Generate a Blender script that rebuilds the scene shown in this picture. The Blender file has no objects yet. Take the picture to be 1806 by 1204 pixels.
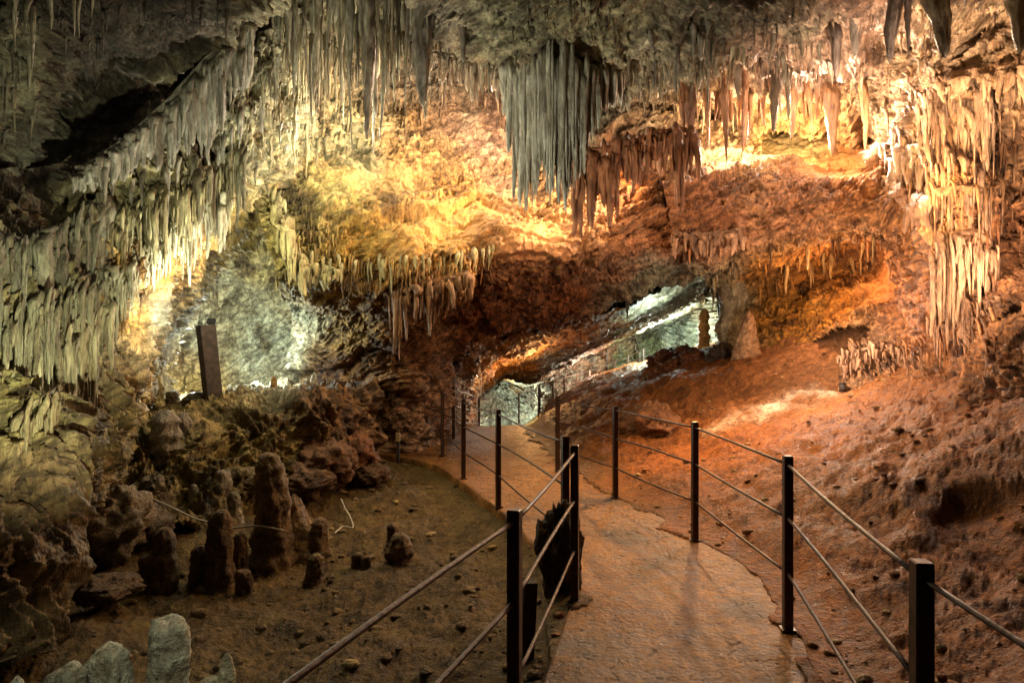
import bpy, math, random
import numpy as np
from mathutils import Vector, Matrix

# ------------------------------------------------------------------ camera, world, lamps
scene = bpy.context.scene
C = scene.collection
F = 1204.0            # focal length in photo pixels (24 mm on a 36 mm sensor)
CX, HY, EYE = 903.0, 618.0, 1.6

def P(px, py, d):
    return Vector(((px - CX) / F * d, d, EYE - (py - HY) / F * d))

cam_d = bpy.data.cameras.new("camera")
cam_d.lens = 24; cam_d.sensor_width = 36; cam_d.clip_start = 0.05; cam_d.clip_end = 500
cam_d.shift_y = 16 / 1806.0
cam = bpy.data.objects.new("camera", cam_d)
cam.location = (0, 0, EYE); cam.rotation_euler = (math.radians(90), 0, 0)
C.objects.link(cam); scene.camera = cam

w = bpy.data.worlds.new("World"); scene.world = w; w.use_nodes = True
bg = w.node_tree.nodes["Background"]
bg.inputs[0].default_value = (0.9, 0.75, 0.5, 1); bg.inputs[1].default_value = 0.006
scene.view_settings.view_transform = 'Standard'; scene.view_settings.look = 'None'
scene.view_settings.exposure = 0.25; scene.view_settings.gamma = 1.0
scene.cycles.max_bounces = 5; scene.cycles.diffuse_bounces = 1; scene.cycles.glossy_bounces = 2
scene.cycles.use_denoising = True
scene.cycles.sample_clamp_indirect = 4.0

WARM = (1.0, 0.62, 0.30); AMBER = (1.0, 0.50, 0.17); PINK = (1.0, 0.74, 0.54)
COOL = (0.92, 1.0, 0.86); LIME = (1.0, 0.97, 0.66); GREEN = (0.84, 1.0, 0.88)

def point(px, py, d, power, col, r=0.08):
    L = bpy.data.lights.new("cave_or_fill_lamp", 'POINT'); L.energy = power; L.color = col; L.shadow_soft_size = r
    o = bpy.data.objects.new("cave_or_fill_lamp", L); o.location = P(px, py, d); C.objects.link(o); return o

def spot(p, t, power, col, ang=70, blend=0.8, r=0.06):
    L = bpy.data.lights.new("cave_or_fill_spot", 'SPOT'); L.energy = power; L.color = col
    L.spot_size = math.radians(ang); L.spot_blend = blend; L.shadow_soft_size = r
    o = bpy.data.objects.new("cave_or_fill_spot", L); a = Vector(p); o.location = a
    o.rotation_euler = (Vector(t) - a).to_track_quat('-Z', 'Y').to_euler(); C.objects.link(o); return o

#LIGHTS
# left: cool floodlights low in the alcove and beside the bright edge of the left wall
point(310, 640, 10.2, 230, COOL, .08)
spot(P(410, 610, 5.9), P(235, 470, 6.7), 240, (1.0, 1.0, .8), 85, 1.0, .05)
point(440, 440, 8.0, 45, LIME, .05)
point(455, 640, 10.2, 90, COOL, .06)
spot(P(130, 800, 4.4), P(110, 600, 5.0), 40, LIME, 110, 1.0, .06)
spot((-1.5, 2.4, .6), P(110, 380, 5.2), 430, (1.0, 1.0, .66), 66, 1.0, .05)  # added frontal fill on the left wall, from the camera side
# added fill uplights on the basin rim: drapery, top cluster, grey curtain
spot((-2.0, 5.6, .6), P(320, 270, 6.6), 430, (1.0, 1.0, .80), 62, 1.0, .05)
spot((-1.6, 6.4, .95), P(640, 90, 8.2), 640, (.98, 1.0, .84), 72, 1.0, .05)
spot((-.9, 4.6, .5), P(1000, 230, 7.2), 760, (1.0, .97, .80), 50, 1.0, .06)
# across the middle wall from both ends, behind the hanging curtains
spot(P(480, 215, 8.9), P(800, 290, 11.6), 460, (1.0, .93, .66), 110, 1.0, .05)
spot(P(1215, 262, 10.6), P(760, 360, 10.8), 2000, (1.0, .66, .34), 85, 1.0, .05)
point(600, 225, 8.7, 65, (.98, 1.0, .82), .05)
point(840, 170, 10.4, 240, PINK, .06)
point(700, 340, 8.0, 60, (1.0, .78, .48), .06)
point(1010, 330, 9.2, 70, WARM, .06)
# right: lamp in the bright alcove, fill spots added for slope, ceiling and right wall
point(1390, 256, 11.6, 260, (1.0, .66, .36))
point(1300, 235, 11.0, 150, PINK)
point(1520, 225, 9.6, 60, PINK)
point(1430, 170, 9.6, 90, PINK)
spot(P(1500, 250, 7.6), P(1570, 50, 8.0), 260, PINK, 130, 1.0, .05)
spot(P(1700, 220, 6.2), P(1700, 30, 7.0), 150, PINK, 120, 1.0, .05)
spot((4.2, 4.6, 1.9), P(1780, 380, 7.2), 230, PINK, 90, 1.0, .05)
spot(P(1430, 250, 10.8), P(1650, 20, 7.6), 1100, PINK, 120, 1.0, .05)
spot((3.4, 6.2, 1.0), (4.1, 8.8, 4.0), 430, PINK, 120, 1.0, .05)
spot(P(1560, 330, 7.2), P(1690, 320, 7.8), 130, WARM, 140, 1.0, .05)
spot((4.6, 6.4, 2.3), P(1720, 380, 7.6), 110, PINK, 130, 1.0, .05)
point(1420, 590, 9.0, 150, PINK, .06)
point(1470, 500, 11.0, 75, (1.0, .55, .24))
# over the path
spot((2.5, 9.0, 2.5), (2.3, 7.6, 0.2), 420, AMBER, 145, 1.0, 0.05)
spot((1.0, 5.2, 3.3), (1.0, 5.0, 0.0), 95, AMBER, 58, 1.0, 0.08)
# left basin, dim
spot((-.9, 6.8, 2.6), (-1.5, 5.6, -0.3), 50, (1.0, 0.70, 0.26), 130, 1.0, 0.08)
# foreground stones
spot((-0.6, .9, 2.6), P(250, 1170, 2.9), 110, (1.0, 1.0, .82), 32)
# tunnel and far chamber
spot(P(890, 735, 26), P(890, 670, 31), 1500, GREEN, 120)
point(840, 662, 15.6, 60, (1.0, .88, .76))
point(940, 650, 17.5, 150, AMBER)
point(1170, 592, 25.5, 1100, GREEN)
point(1160, 562, 17.5, 110, GREEN)
point(1040, 655, 25.5, 200, PINK)
point(240, 130, 4.6, 5, (1.0, .9, .7), .1)  # weak fill added to lift the dark hollow at upper left
spot((-.2, 8.6, 1.6), (-2.2, 6.2, .1), 26, (1.0, .62, .22), 80, 1.0, .05)  # added from behind to warm the edges of the basin stalagmites
#ENDLIGHTS

# ------------------------------------------------------------------ noise
rng = np.random.default_rng(7)
random.seed(11)
PERM = rng.permutation(256).astype(np.int32); PERM = np.concatenate([PERM, PERM, PERM])
G = rng.normal(size=(256, 3)).astype(np.float32); G /= np.linalg.norm(G, axis=1, keepdims=True)

def pn(p):
    p = np.asarray(p, dtype=np.float32)
    f = np.floor(p); i = f.astype(np.int32) & 255; r = p - f
    u = r * r * r * (r * (r * 6 - 15) + 10)
    out = 0
    for a in (0, 1):
        xa = PERM[i[:, 0] + a]; wx = u[:, 0] if a else 1 - u[:, 0]
        for b in (0, 1):
            yb = PERM[xa + i[:, 1] + b]; wy = wx * (u[:, 1] if b else 1 - u[:, 1])
            for c in (0, 1):
                g = G[PERM[yb + i[:, 2] + c] & 255]
                dot = g[:, 0] * (r[:, 0] - a) + g[:, 1] * (r[:, 1] - b) + g[:, 2] * (r[:, 2] - c)
                out = out + dot * wy * (u[:, 2] if c else 1 - u[:, 2])
    return out * 1.6

def fbm(p, o=3, s=0.5):
    t = 0; a = 1
    for k in range(o):
        t = t + a * pn(p); p = p * 2.03 + 13.7; a *= s
    return t

def ridged(p, o=3, s=0.5):
    t = 0; a = 1
    for k in range(o):
        t = t + a * (1 - 2 * np.abs(pn(p))); p = p * 2.07 + 7.3; a *= s
    return t

def scl(p, x, y, z):
    return p * np.array([x, y, z], dtype=np.float32)

# ------------------------------------------------------------------ mesh helpers
def mesh_np(name, V, Q, mat, parent=None, cols=None, smooth=True):
    me = bpy.data.meshes.new(name)
    V = np.ascontiguousarray(V, dtype=np.float32); Q = np.ascontiguousarray(Q, dtype=np.int32)
    me.vertices.add(len(V)); me.vertices.foreach_set("co", V.ravel())
    k = Q.shape[1]
    me.loops.add(Q.size); me.loops.foreach_set("vertex_index", Q.ravel())
    me.polygons.add(len(Q)); me.polygons.foreach_set("loop_start", np.arange(0, Q.size, k, dtype=np.int32))
    me.polygons.foreach_set("use_smooth", np.full(len(Q), smooth, dtype=bool))
    me.update(calc_edges=True)
    if cols is not None:
        at = me.color_attributes.new("mineral_and_shade", 'FLOAT_COLOR', 'POINT')
        c4 = np.ones((len(V), 4), dtype=np.float32); c4[:, :cols.shape[1]] = cols
        at.data.foreach_set("color", c4.ravel())
    if mat: me.materials.append(mat)
    o = bpy.data.objects.new(name, me); C.objects.link(o)
    if parent: o.parent = parent
    return o

def grid_quads(n, m, wrap=False):
    i = np.arange(n - 1)[:, None]; j = np.arange(m if wrap else m - 1)[None, :]
    j2 = (j + 1) % m
    return np.stack([i * m + j, i * m + j2, (i + 1) * m + j2, (i + 1) * m + j], -1).reshape(-1, 4)

def tag(o, label=None, cat=None, group=None, kind=None):
    if label: o['label'] = label
    if cat: o['category'] = cat
    if group: o['group'] = group
    if kind: o['kind'] = kind
    return o

def empty(name, loc, rz=0):
    o = bpy.data.objects.new(name, None); o.location = loc; o.rotation_euler = (0, 0, rz)
    o.empty_display_size = 0.1; C.objects.link(o); return o

def bspline_weights(n, t):
    """Catmull-Rom weights (len(t), n) on n control values."""
    W = np.zeros((len(t), n)); x = t * (n - 1); k = np.clip(np.floor(x).astype(int), 0, n - 2); f = x - k
    c = [-.5 * f**3 + f**2 - .5 * f, 1.5 * f**3 - 2.5 * f**2 + 1, -1.5 * f**3 + 2 * f**2 + .5 * f, .5 * f**3 - .5 * f**2]
    r = np.arange(len(t))
    for q in range(4):
        np.add.at(W, (r, np.clip(k + q - 1, 0, n - 1)), c[q])
    return W

def px_of(V):
    d = np.maximum(V[:, 1], 0.3)
    return np.stack([CX + V[:, 0] / d * F, HY - (V[:, 2] - EYE) / d * F], 1)

# ------------------------------------------------------------------ mineral colours by place in the cave, some light and shade painted in
ANCH = [  # px, py, rock colour; the upper left hollow has its shade painted in
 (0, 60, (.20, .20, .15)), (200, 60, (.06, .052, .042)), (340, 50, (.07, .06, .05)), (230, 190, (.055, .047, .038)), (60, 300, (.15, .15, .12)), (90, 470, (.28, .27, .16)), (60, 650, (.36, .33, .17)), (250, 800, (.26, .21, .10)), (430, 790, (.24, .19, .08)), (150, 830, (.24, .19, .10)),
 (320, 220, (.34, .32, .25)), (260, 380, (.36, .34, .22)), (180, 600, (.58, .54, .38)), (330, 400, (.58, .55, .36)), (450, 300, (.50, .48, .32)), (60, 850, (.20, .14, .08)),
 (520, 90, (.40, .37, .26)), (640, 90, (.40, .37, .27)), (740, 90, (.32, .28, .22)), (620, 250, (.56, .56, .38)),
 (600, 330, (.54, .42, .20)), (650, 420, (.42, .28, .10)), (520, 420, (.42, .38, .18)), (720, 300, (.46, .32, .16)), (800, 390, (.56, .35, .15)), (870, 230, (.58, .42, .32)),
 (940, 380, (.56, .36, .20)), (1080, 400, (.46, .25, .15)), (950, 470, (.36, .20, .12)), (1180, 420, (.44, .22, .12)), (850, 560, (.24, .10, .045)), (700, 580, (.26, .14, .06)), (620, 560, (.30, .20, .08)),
 (600, 680, (.16, .085, .035)), (1000, 560, (.22, .09, .04)), (480, 600, (.50, .54, .44)), (300, 560, (.34, .35, .28)), (400, 500, (.30, .30, .22)), (420, 430, (.30, .24, .10)), (330, 690, (.36, .28, .14)), (280, 480, (.50, .30, .11)), (245, 570, (.50, .30, .11)), (345, 430, (.46, .28, .11)),  # orange alcove rim brightened in its colour where light is lacking
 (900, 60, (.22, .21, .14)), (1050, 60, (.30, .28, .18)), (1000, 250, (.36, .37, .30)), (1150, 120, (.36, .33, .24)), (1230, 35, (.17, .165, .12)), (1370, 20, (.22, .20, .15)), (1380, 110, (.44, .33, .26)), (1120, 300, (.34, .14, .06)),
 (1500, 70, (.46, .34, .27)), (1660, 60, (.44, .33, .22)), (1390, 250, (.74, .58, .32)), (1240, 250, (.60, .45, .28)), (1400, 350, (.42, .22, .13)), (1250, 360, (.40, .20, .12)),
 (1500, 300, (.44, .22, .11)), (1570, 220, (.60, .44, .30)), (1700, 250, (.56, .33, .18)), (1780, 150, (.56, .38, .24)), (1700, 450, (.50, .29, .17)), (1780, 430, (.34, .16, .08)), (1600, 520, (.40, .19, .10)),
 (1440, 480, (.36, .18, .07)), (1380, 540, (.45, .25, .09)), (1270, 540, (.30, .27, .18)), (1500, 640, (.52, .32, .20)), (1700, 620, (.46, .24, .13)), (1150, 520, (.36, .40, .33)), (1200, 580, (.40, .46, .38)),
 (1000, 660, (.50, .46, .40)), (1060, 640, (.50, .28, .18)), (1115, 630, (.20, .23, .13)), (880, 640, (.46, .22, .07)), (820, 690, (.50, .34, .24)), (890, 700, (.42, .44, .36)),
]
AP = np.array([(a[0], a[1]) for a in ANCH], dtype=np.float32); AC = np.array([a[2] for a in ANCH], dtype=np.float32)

def strata(V, ang, fa, fc):
    ca, sa = math.cos(ang), math.sin(ang)
    al = V[:, 0] * ca + V[:, 2] * sa; ac = -V[:, 0] * sa + V[:, 2] * ca
    return np.stack([al * fa, V[:, 1] * fa * 1.5, ac * fc], 1).astype(np.float32)

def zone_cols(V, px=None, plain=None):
    """tone of the rock: blended minerals and painted shade, the borders warped by noise"""
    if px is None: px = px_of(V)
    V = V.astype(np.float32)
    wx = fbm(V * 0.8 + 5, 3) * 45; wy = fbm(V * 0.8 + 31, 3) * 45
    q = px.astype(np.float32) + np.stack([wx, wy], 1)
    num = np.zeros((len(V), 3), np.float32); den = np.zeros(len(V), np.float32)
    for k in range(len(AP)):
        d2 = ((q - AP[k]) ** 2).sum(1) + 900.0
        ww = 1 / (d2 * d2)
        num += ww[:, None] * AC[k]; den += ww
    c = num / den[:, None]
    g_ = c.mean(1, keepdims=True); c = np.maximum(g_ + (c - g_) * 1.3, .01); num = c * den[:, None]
    # patches of pale calcite and of darker manganese / clay stain
    a = fbm(scl(V, 1.7, 1.7, 1.2) + 50, 4, .6)
    k1 = np.clip((a - .25) * 2.2, 0, 1)[:, None]; k2 = np.clip((-a - .25) * 2.2, 0, 1)[:, None]
    c = c * (1 - .45 * k1) + np.minimum(c * 1.5 + .06, .75) * .45 * k1
    c = c * (1 - k2) + c * np.array([.38, .32, .26], np.float32) * k2
    fl = np.clip(ridged(strata(V + .1 * fbm(V * 3, 2)[:, None], .42, 2.4, 9) + 77, 3, .6) - .75, 0, .6)[:, None] / .6      # dark manganese veins along the beds
    c = c * (1 - .6 * fl)
    b = fbm(V * 6 + 9, 2)[:, None]
    if plain is not None:      # smooth planes keep an even stain
        pl = np.asarray(plain, np.float32)[:, None]; c = c * pl + (num / den[:, None]) * (1 - pl); b = b * (.3 + .7 * pl)
        return np.concatenate([np.clip(c * (1 + .22 * b), .01, .85), pl], 1)
    return np.clip(c * (1 + .22 * b), .01, .85)

# ------------------------------------------------------------------ materials
def rock_mat(name, tint=(1, 1, 1), attr=True, rough=.62, bump=1.0, flute=False, spec=.35, fine=1.3, speck=0.75):
    m = bpy.data.materials.new(name); m.use_nodes = True
    nt = m.node_tree; N = nt.nodes; L = nt.links; b = N["Principled BSDF"]
    tc = N.new("ShaderNodeNewGeometry"); pos = tc.outputs["Position"]
    mp = N.new("ShaderNodeMapping"); L.new(pos, mp.inputs[0])
    if flute: mp.inputs["Scale"].default_value = (1, 1, .25)
    def noise(sc, det, src=None, rg=.6):
        n = N.new("ShaderNodeTexNoise"); n.inputs["Scale"].default_value = sc; n.inputs["Detail"].default_value = det
        n.inputs["Roughness"].default_value = rg; L.new(src or mp.outputs[0], n.inputs["Vector"]); return n.outputs["Fac"]
    n1 = noise(9, 7, None, .65); n2 = noise(30, 5, None, .65); n3 = noise(85, 3, pos)
    if attr:
        at = N.new("ShaderNodeAttribute"); at.attribute_name = "mineral_and_shade"; base = at.outputs["Color"]
    else:
        rgb = N.new("ShaderNodeRGB"); rgb.outputs[0].default_value = (*tint, 1); base = rgb.outputs[0]
    r = N.new("ShaderNodeValToRGB"); L.new(n2, r.inputs[0])
    r.color_ramp.elements[0].position = .33; r.color_ramp.elements[0].color = (.36, .31, .27, 1)
    r.color_ramp.elements[1].position = .68; r.color_ramp.elements[1].color = (1.45, 1.42, 1.36, 1)
    mx = N.new("ShaderNodeMix"); mx.data_type = 'RGBA'; mx.blend_type = 'MULTIPLY'; mx.inputs[0].default_value = speck
    def amount(v, sock):
        if not attr: sock.default_value = v; return
        k = N.new("ShaderNodeMath"); k.operation = 'MULTIPLY_ADD'; k.inputs[1].default_value = v * .75; k.inputs[2].default_value = v * .25
        L.new(at.outputs["Alpha"], k.inputs[0]); L.new(k.outputs[0], sock)
    amount(speck, mx.inputs[0])
    L.new(base, mx.inputs[6]); L.new(r.outputs[0], mx.inputs[7])
    r2 = N.new("ShaderNodeValToRGB"); L.new(n1, r2.inputs[0])
    r2.color_ramp.elements[0].position = .36; r2.color_ramp.elements[0].color = (.5, .42, .35, 1)
    r2.color_ramp.elements[1].position = .62; r2.color_ramp.elements[1].color = (1.22, 1.22, 1.2, 1)
    mx2 = N.new("ShaderNodeMix"); mx2.data_type = 'RGBA'; mx2.blend_type = 'MULTIPLY'; mx2.inputs[0].default_value = speck + .2
    amount(min(speck + .2, 1), mx2.inputs[0])
    L.new(mx.outputs[2], mx2.inputs[6]); L.new(r2.outputs[0], mx2.inputs[7])
    L.new(mx2.outputs[2], b.inputs["Base Color"])
    rr = N.new("ShaderNodeMapRange"); L.new(n1, rr.inputs[0])
    rr.inputs[1].default_value = .3; rr.inputs[2].default_value = .7; rr.inputs[3].default_value = rough - .2; rr.inputs[4].default_value = rough + .15
    L.new(rr.outputs[0], b.inputs["Roughness"]); b.inputs["Specular IOR Level"].default_value = spec
    h = N.new("ShaderNodeMath"); h.operation = 'MULTIPLY_ADD'; L.new(n2, h.inputs[0]); h.inputs[1].default_value = .35 * fine; L.new(n1, h.inputs[2])
    h2 = N.new("ShaderNodeMath"); h2.operation = 'MULTIPLY_ADD'; L.new(n3, h2.inputs[0]); h2.inputs[1].default_value = .14 * fine; L.new(h.outputs[0], h2.inputs[2])
    bp = N.new("ShaderNodeBump"); amount(min(bump, 1), bp.inputs["Strength"]); bp.inputs["Distance"].default_value = .07 * max(bump, 1)
    L.new(h2.outputs[0], bp.inputs["Height"]); L.new(bp.outputs[0], b.inputs["Normal"])
    return m

M_ROCK = rock_mat("cave_rock", rough=.6, bump=1.0)
M_FLOW = rock_mat("flowstone", rough=.5, bump=.9, flute=True, spec=.5)
M_MUD = rock_mat("cave_mud", rough=.6, bump=1.0, spec=.3, speck=.75)
M_PATH = rock_mat("worn_concrete", rough=.5, bump=.38, spec=.4, speck=.7, fine=2.2)

def plain_mat(name, col, rough=.5, metal=0, bump=.2, var=.5, col2=None, sc=30):
    m = bpy.data.materials.new(name); m.use_nodes = True
    nt = m.node_tree; N = nt.nodes; L = nt.links; b = N["Principled BSDF"]
    tc = N.new("ShaderNodeTexCoord")
    n = N.new("ShaderNodeTexNoise"); n.inputs["Scale"].default_value = sc; n.inputs["Detail"].default_value = 6; L.new(tc.outputs["Object"], n.inputs["Vector"])
    r = N.new("ShaderNodeValToRGB"); L.new(n.outputs["Fac"], r.inputs[0])
    c2 = col2 or tuple(c * (1 - var) for c in col)
    r.color_ramp.elements[0].position = .4; r.color_ramp.elements[0].color = (*c2, 1)
    r.color_ramp.elements[1].position = .6; r.color_ramp.elements[1].color = (*col, 1)
    L.new(r.outputs[0], b.inputs["Base Color"]); b.inputs["Roughness"].default_value = rough; b.inputs["Metallic"].default_value = metal
    bp = N.new("ShaderNodeBump"); bp.inputs["Strength"].default_value = bump; bp.inputs["Distance"].default_value = .01
    L.new(n.outputs["Fac"], bp.inputs["Height"]); L.new(bp.outputs[0], b.inputs["Normal"])
    return m
M_STEEL = plain_mat("rusty_dark_steel", (.035, .026, .02), .42, .3, .35, .6, (.075, .035, .018), 22)
M_BAR = plain_mat("rusty_bar", (.07, .03, .016), .5, .4, .4, .6, (.04, .025, .018), 40)
M_WOOD = plain_mat("old_timber", (.05, .03, .021), .7, 0, .5, .6, None, 14)
M_CABLE = plain_mat("pale_cable", (.5, .47, .4), .5, 0, .1, .2)
M_PLATE = plain_mat("pale_plate", (.55, .42, .2), .5, 0, .1, .3)
M_BLACK = plain_mat("black_metal", (.02, .02, .02), .4, .5, .2, .3)

# ------------------------------------------------------------------ rock sheets of the cave
SPLAT = []   # rock vertices, for hanging formations on them
def patch(name, label, rows, n, m, mat, big=.25, mid=.09, fine=.035, micro=.012, flute=0, strat=0, sang=.5, seed=0, crk=.03, rmask=None, fmask=None, smask=None, flip=False, keep=True):
    uu = np.linspace(0, 1, m)
    K = np.stack([bspline_weights(len(r), uu) @ np.array([P(*c) for c in r], dtype=np.float64) for r in rows])   # control net in metres
    seg = np.array([np.mean(np.linalg.norm(K[k + 1] - K[k], axis=1) / (K[k + 1, :, 1] + K[k, :, 1])) for k in range(len(rows) - 1)])
    cum = np.concatenate([[0], np.cumsum(seg)]) / seg.sum()
    Wv = bspline_weights(len(rows), np.interp(np.linspace(0, 1, n), cum, np.linspace(0, 1, len(rows))))
    B = np.einsum('ai,ijk->ajk', Wv, K)
    du = np.gradient(B, axis=1); dv = np.gradient(B, axis=0)
    Nn = np.cross(du, dv); Nn /= np.maximum(np.linalg.norm(Nn, axis=2, keepdims=True), 1e-9)
    V = B.reshape(-1, 3).astype(np.float32); Nn = Nn.reshape(-1, 3).astype(np.float32)
    toc = np.array([0, 0, EYE]) - V; s = np.sign((Nn * toc).sum(1)); s = 1.0 if np.mean(s) > 0 else -1.0
    Nn = Nn * s
    px = px_of(V)
    q = V + seed * 3.1
    wp = q + .25 * np.stack([fbm(q * 1.3 + 3, 2), fbm(q * 1.3 + 17, 2), fbm(q * 1.3 + 29, 2)], 1)
    D = big * fbm(q * .75, 3) + mid * (ridged(wp * 1.9, 3) - .3)
    D += fine * (ridged(wp * 5.5 + 4, 3, .6) - .3) + micro * (ridged(wp * 17, 2, .6))
    fm = 1.0 if fmask is None else fmask(px)
    if flute:
        fl = ridged(scl(wp, 4.5, 4.5, .45) + 2, 2, .6) + .5 * ridged(scl(wp, 13, 13, 1.1), 2, .6)
        D += flute * fm * fl
    if strat:
        if smask is not None: strat = strat * smask(px)
        wq = q + .5 * np.stack([fbm(q * .5 + 3, 2), fbm(q * .5 + 17, 2), fbm(q * .5 + 29, 2)], 1)
        for f_, a_, r_ in ((1.0, 1.0, .25), (2.9, .42, .3), (8.0, .24, .45)):
            ac = (-wq[:, 0] * math.sin(sang) + wq[:, 2] * math.cos(sang) + .35 * wq[:, 1]) * f_ + r_ * fbm(q * f_ * .9 + 70, 2)
            fr = ac - np.floor(ac)
            bed = np.where(fr < .84, 1 - fr / .84, (fr - .84) / .16)
            D += strat * a_ * (bed - .5) * np.clip(.75 + .9 * fbm(q * f_ * .5 + 90, 2), .1, 1.6)
    rm = 1.0 if rmask is None else rmask(px)
    if rmask is not None: D = big * fbm(q * .75, 3) + (D - big * fbm(q * .75, 3)) * (.35 + .65 * rm)
    if crk:
        wv = q + .10 * np.stack([fbm(q * 3 + 3, 2), fbm(q * 3 + 17, 2), fbm(q * 3 + 29, 2)], 1)
        e = ridged(strata(wv, sang, 2.6, 9.5) if not flute else scl(wv, 9, 9, 2.2), 2, .6) + .55 * ridged(strata(wv + 5, sang, 7, 24) if not flute else scl(wv, 24, 24, 5), 2, .5)
        D += rm * crk * (e - .3) * np.clip(.75 + .8 * fbm(q * 1.1 + 40, 2), .12, 1.5)
    V = V + Nn * D[:, None]
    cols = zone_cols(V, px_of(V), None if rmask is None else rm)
    Q = grid_quads(n, m)
    if s < 0: Q = Q[:, ::-1]
    o = mesh_np(name, V, Q, mat, None, cols)
    tag(o, label, "rock", None, "structure")
    if keep: SPLAT.append(V)
    return o

def planes(*el):
    def f(q):
        m = np.zeros(len(q))
        for x, y, a, b, t in el:
            dx, dy = q[:, 0] - x, q[:, 1] - y; c, n_ = math.cos(t), math.sin(t)
            m = np.maximum(m, np.exp(-((((dx * c - dy * n_) / a) ** 2 + ((dx * n_ + dy * c) / b) ** 2) ** 1.5)))
        return 1 - .82 * m
    return f

# ceiling over the front half of the chamber
patch("cave_ceiling", "dark rough ceiling of the cave with hollows and drips", [
 [(-500,-450,2.6),(-100,-420,3.2),(100,-400,3.6),(250,-380,3.8),(400,-380,4),(550,-400,4.4),(700,-400,4.6),(850,-380,4.4),(1000,-380,4.2),(1150,-380,4.2),(1300,-380,4.4),(1450,-380,4.4),(1650,-380,4.2),(1850,-360,4),(2300,-300,3)],
 [(-500,-100,3),(-60,-90,4),(90,-80,4.6),(220,-90,4.9),(350,-110,5.2),(500,-150,6),(640,-160,6.4),(800,-130,6),(950,-100,5.6),(1100,-100,5.6),(1280,-100,5.8),(1450,-110,6),(1640,-110,5.8),(1850,-120,5.2),(2300,-120,3.8)],
 [(-500,120,3.3),(-40,110,4.5),(80,90,5.4),(200,80,5.8),(330,40,6.2),(480,-60,7),(640,-60,7.6),(780,-20,7.3),(920,20,6.6),(1060,30,6.6),(1230,5,6.9),(1420,-25,7.4),(1640,-55,7),(1850,-20,6.3),(2300,0,4.6)],
 [(-500,260,3.5),(-20,240,4.9),(90,220,6.1),(210,190,6.6),(330,120,7),(440,10,7.6),(620,-20,8.3),(770,40,8.2),(880,100,7.6),(1010,126,7.3),(1150,98,7.7),(1330,62,8.2),(1500,32,8.6),(1680,10,8.0),(1850,30,7.2),(2300,80,5.2)],
 [(-500,380,3.8),(-10,350,5.3),(100,310,6.4),(225,250,6.9),(335,175,7.3),(440,60,8),(620,20,9.2),(770,70,9.6),(880,100,9.4),(1010,108,9.2),(1140,120,10),(1320,122,10.6),(1500,130,10.8),(1690,100,9.4),(1850,90,8),(2300,150,6)],
 [(-500,470,4.2),(20,440,5.9),(140,400,7),(260,330,7.6),(360,250,8),(450,140,8.8),(620,60,10.6),(770,60,11.6),(880,50,12),(1010,50,12),(1140,150,12.2),(1330,215,12.8),(1500,235,12.2),(1700,220,10),(1860,200,8.4),(2300,250,6.4)],
], 420, 900, M_ROCK, big=.28, mid=.11, fine=.035, micro=.010, crk=.068, strat=.16, sang=.45, seed=1, smask=lambda q: 1 + 1.3 * np.clip((q[:, 0] - 1150) / 250, 0, 1))

# left wall: flowstone from the ceiling joint to the floor, its right edge turns back into the alcove
patch("cave_wall", "grey green flowstone wall running down the left side of the cave", [
 [(-420,330,3.4),(-20,300,4.9),(100,290,5.9),(220,235,6.5),(325,155,7),(430,55,7.5),(520,10,8.4),(600,20,10)],
 [(-420,450,3.3),(-10,430,4.7),(95,415,5.5),(205,375,6.1),(305,300,6.8),(410,240,7.5),(480,210,8.5),(540,210,10)],
 [(-420,560,3.3),(0,545,4.5),(85,535,5.1),(175,495,5.8),(265,425,6.6),(350,350,7.4),(430,320,8.4),(500,350,10)],
 [(-420,680,3.2),(0,650,4.3),(60,650,4.8),(118,625,5.3),(165,585,5.9),(235,500,6.7),(320,440,8.2),(380,440,10)],
 [(-420,800,3.1),(0,760,4.2),(50,760,4.6),(90,755,5.0),(125,740,5.5),(170,650,6.2),(230,600,8.0),(300,590,10)],
 [(-420,1000,2.9),(-10,950,3.9),(35,940,4.2),(65,930,4.6),(95,915,5.1),(125,850,5.8),(190,780,7.6),(260,760,10)],
 [(-420,1250,2.7),(-10,1180,3.6),(30,1140,4.0),(60,1100,4.5),(90,1060,5),(120,960,5.8),(180,860,7.4),(250,830,9.5)],
], 620, 620, M_FLOW, big=.22, mid=.10, fine=.03, micro=.008, crk=.030, flute=.07, seed=2)

# alcove behind the timber post
patch("cave_wall", "pale lit back wall of the low alcove behind the timber post", [
 [(180,520,8.4),(250,440,8.8),(340,380,9.2),(440,360,9.8),(560,400,10.6),(680,470,11)],
 [(200,560,9.6),(250,520,10.2),(340,480,10.8),(440,465,11.4),(560,500,11.8),(680,540,11.2)],
 [(200,640,10.4),(250,620,11),(340,590,12),(440,580,12.4),(560,590,12.2),(680,630,11.4)],
 [(200,720,10.4),(250,710,11),(340,690,11.9),(440,690,12.2),(560,690,12),(680,720,11.4)],
 [(200,790,10.2),(250,770,10.6),(340,750,11.6),(440,750,11.8),(560,750,11.6),(680,790,11.2)],
], 300, 380, M_ROCK, big=.18, mid=.06, fine=.03, micro=.015, crk=.028, strat=.07, sang=.6, seed=3)

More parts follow.
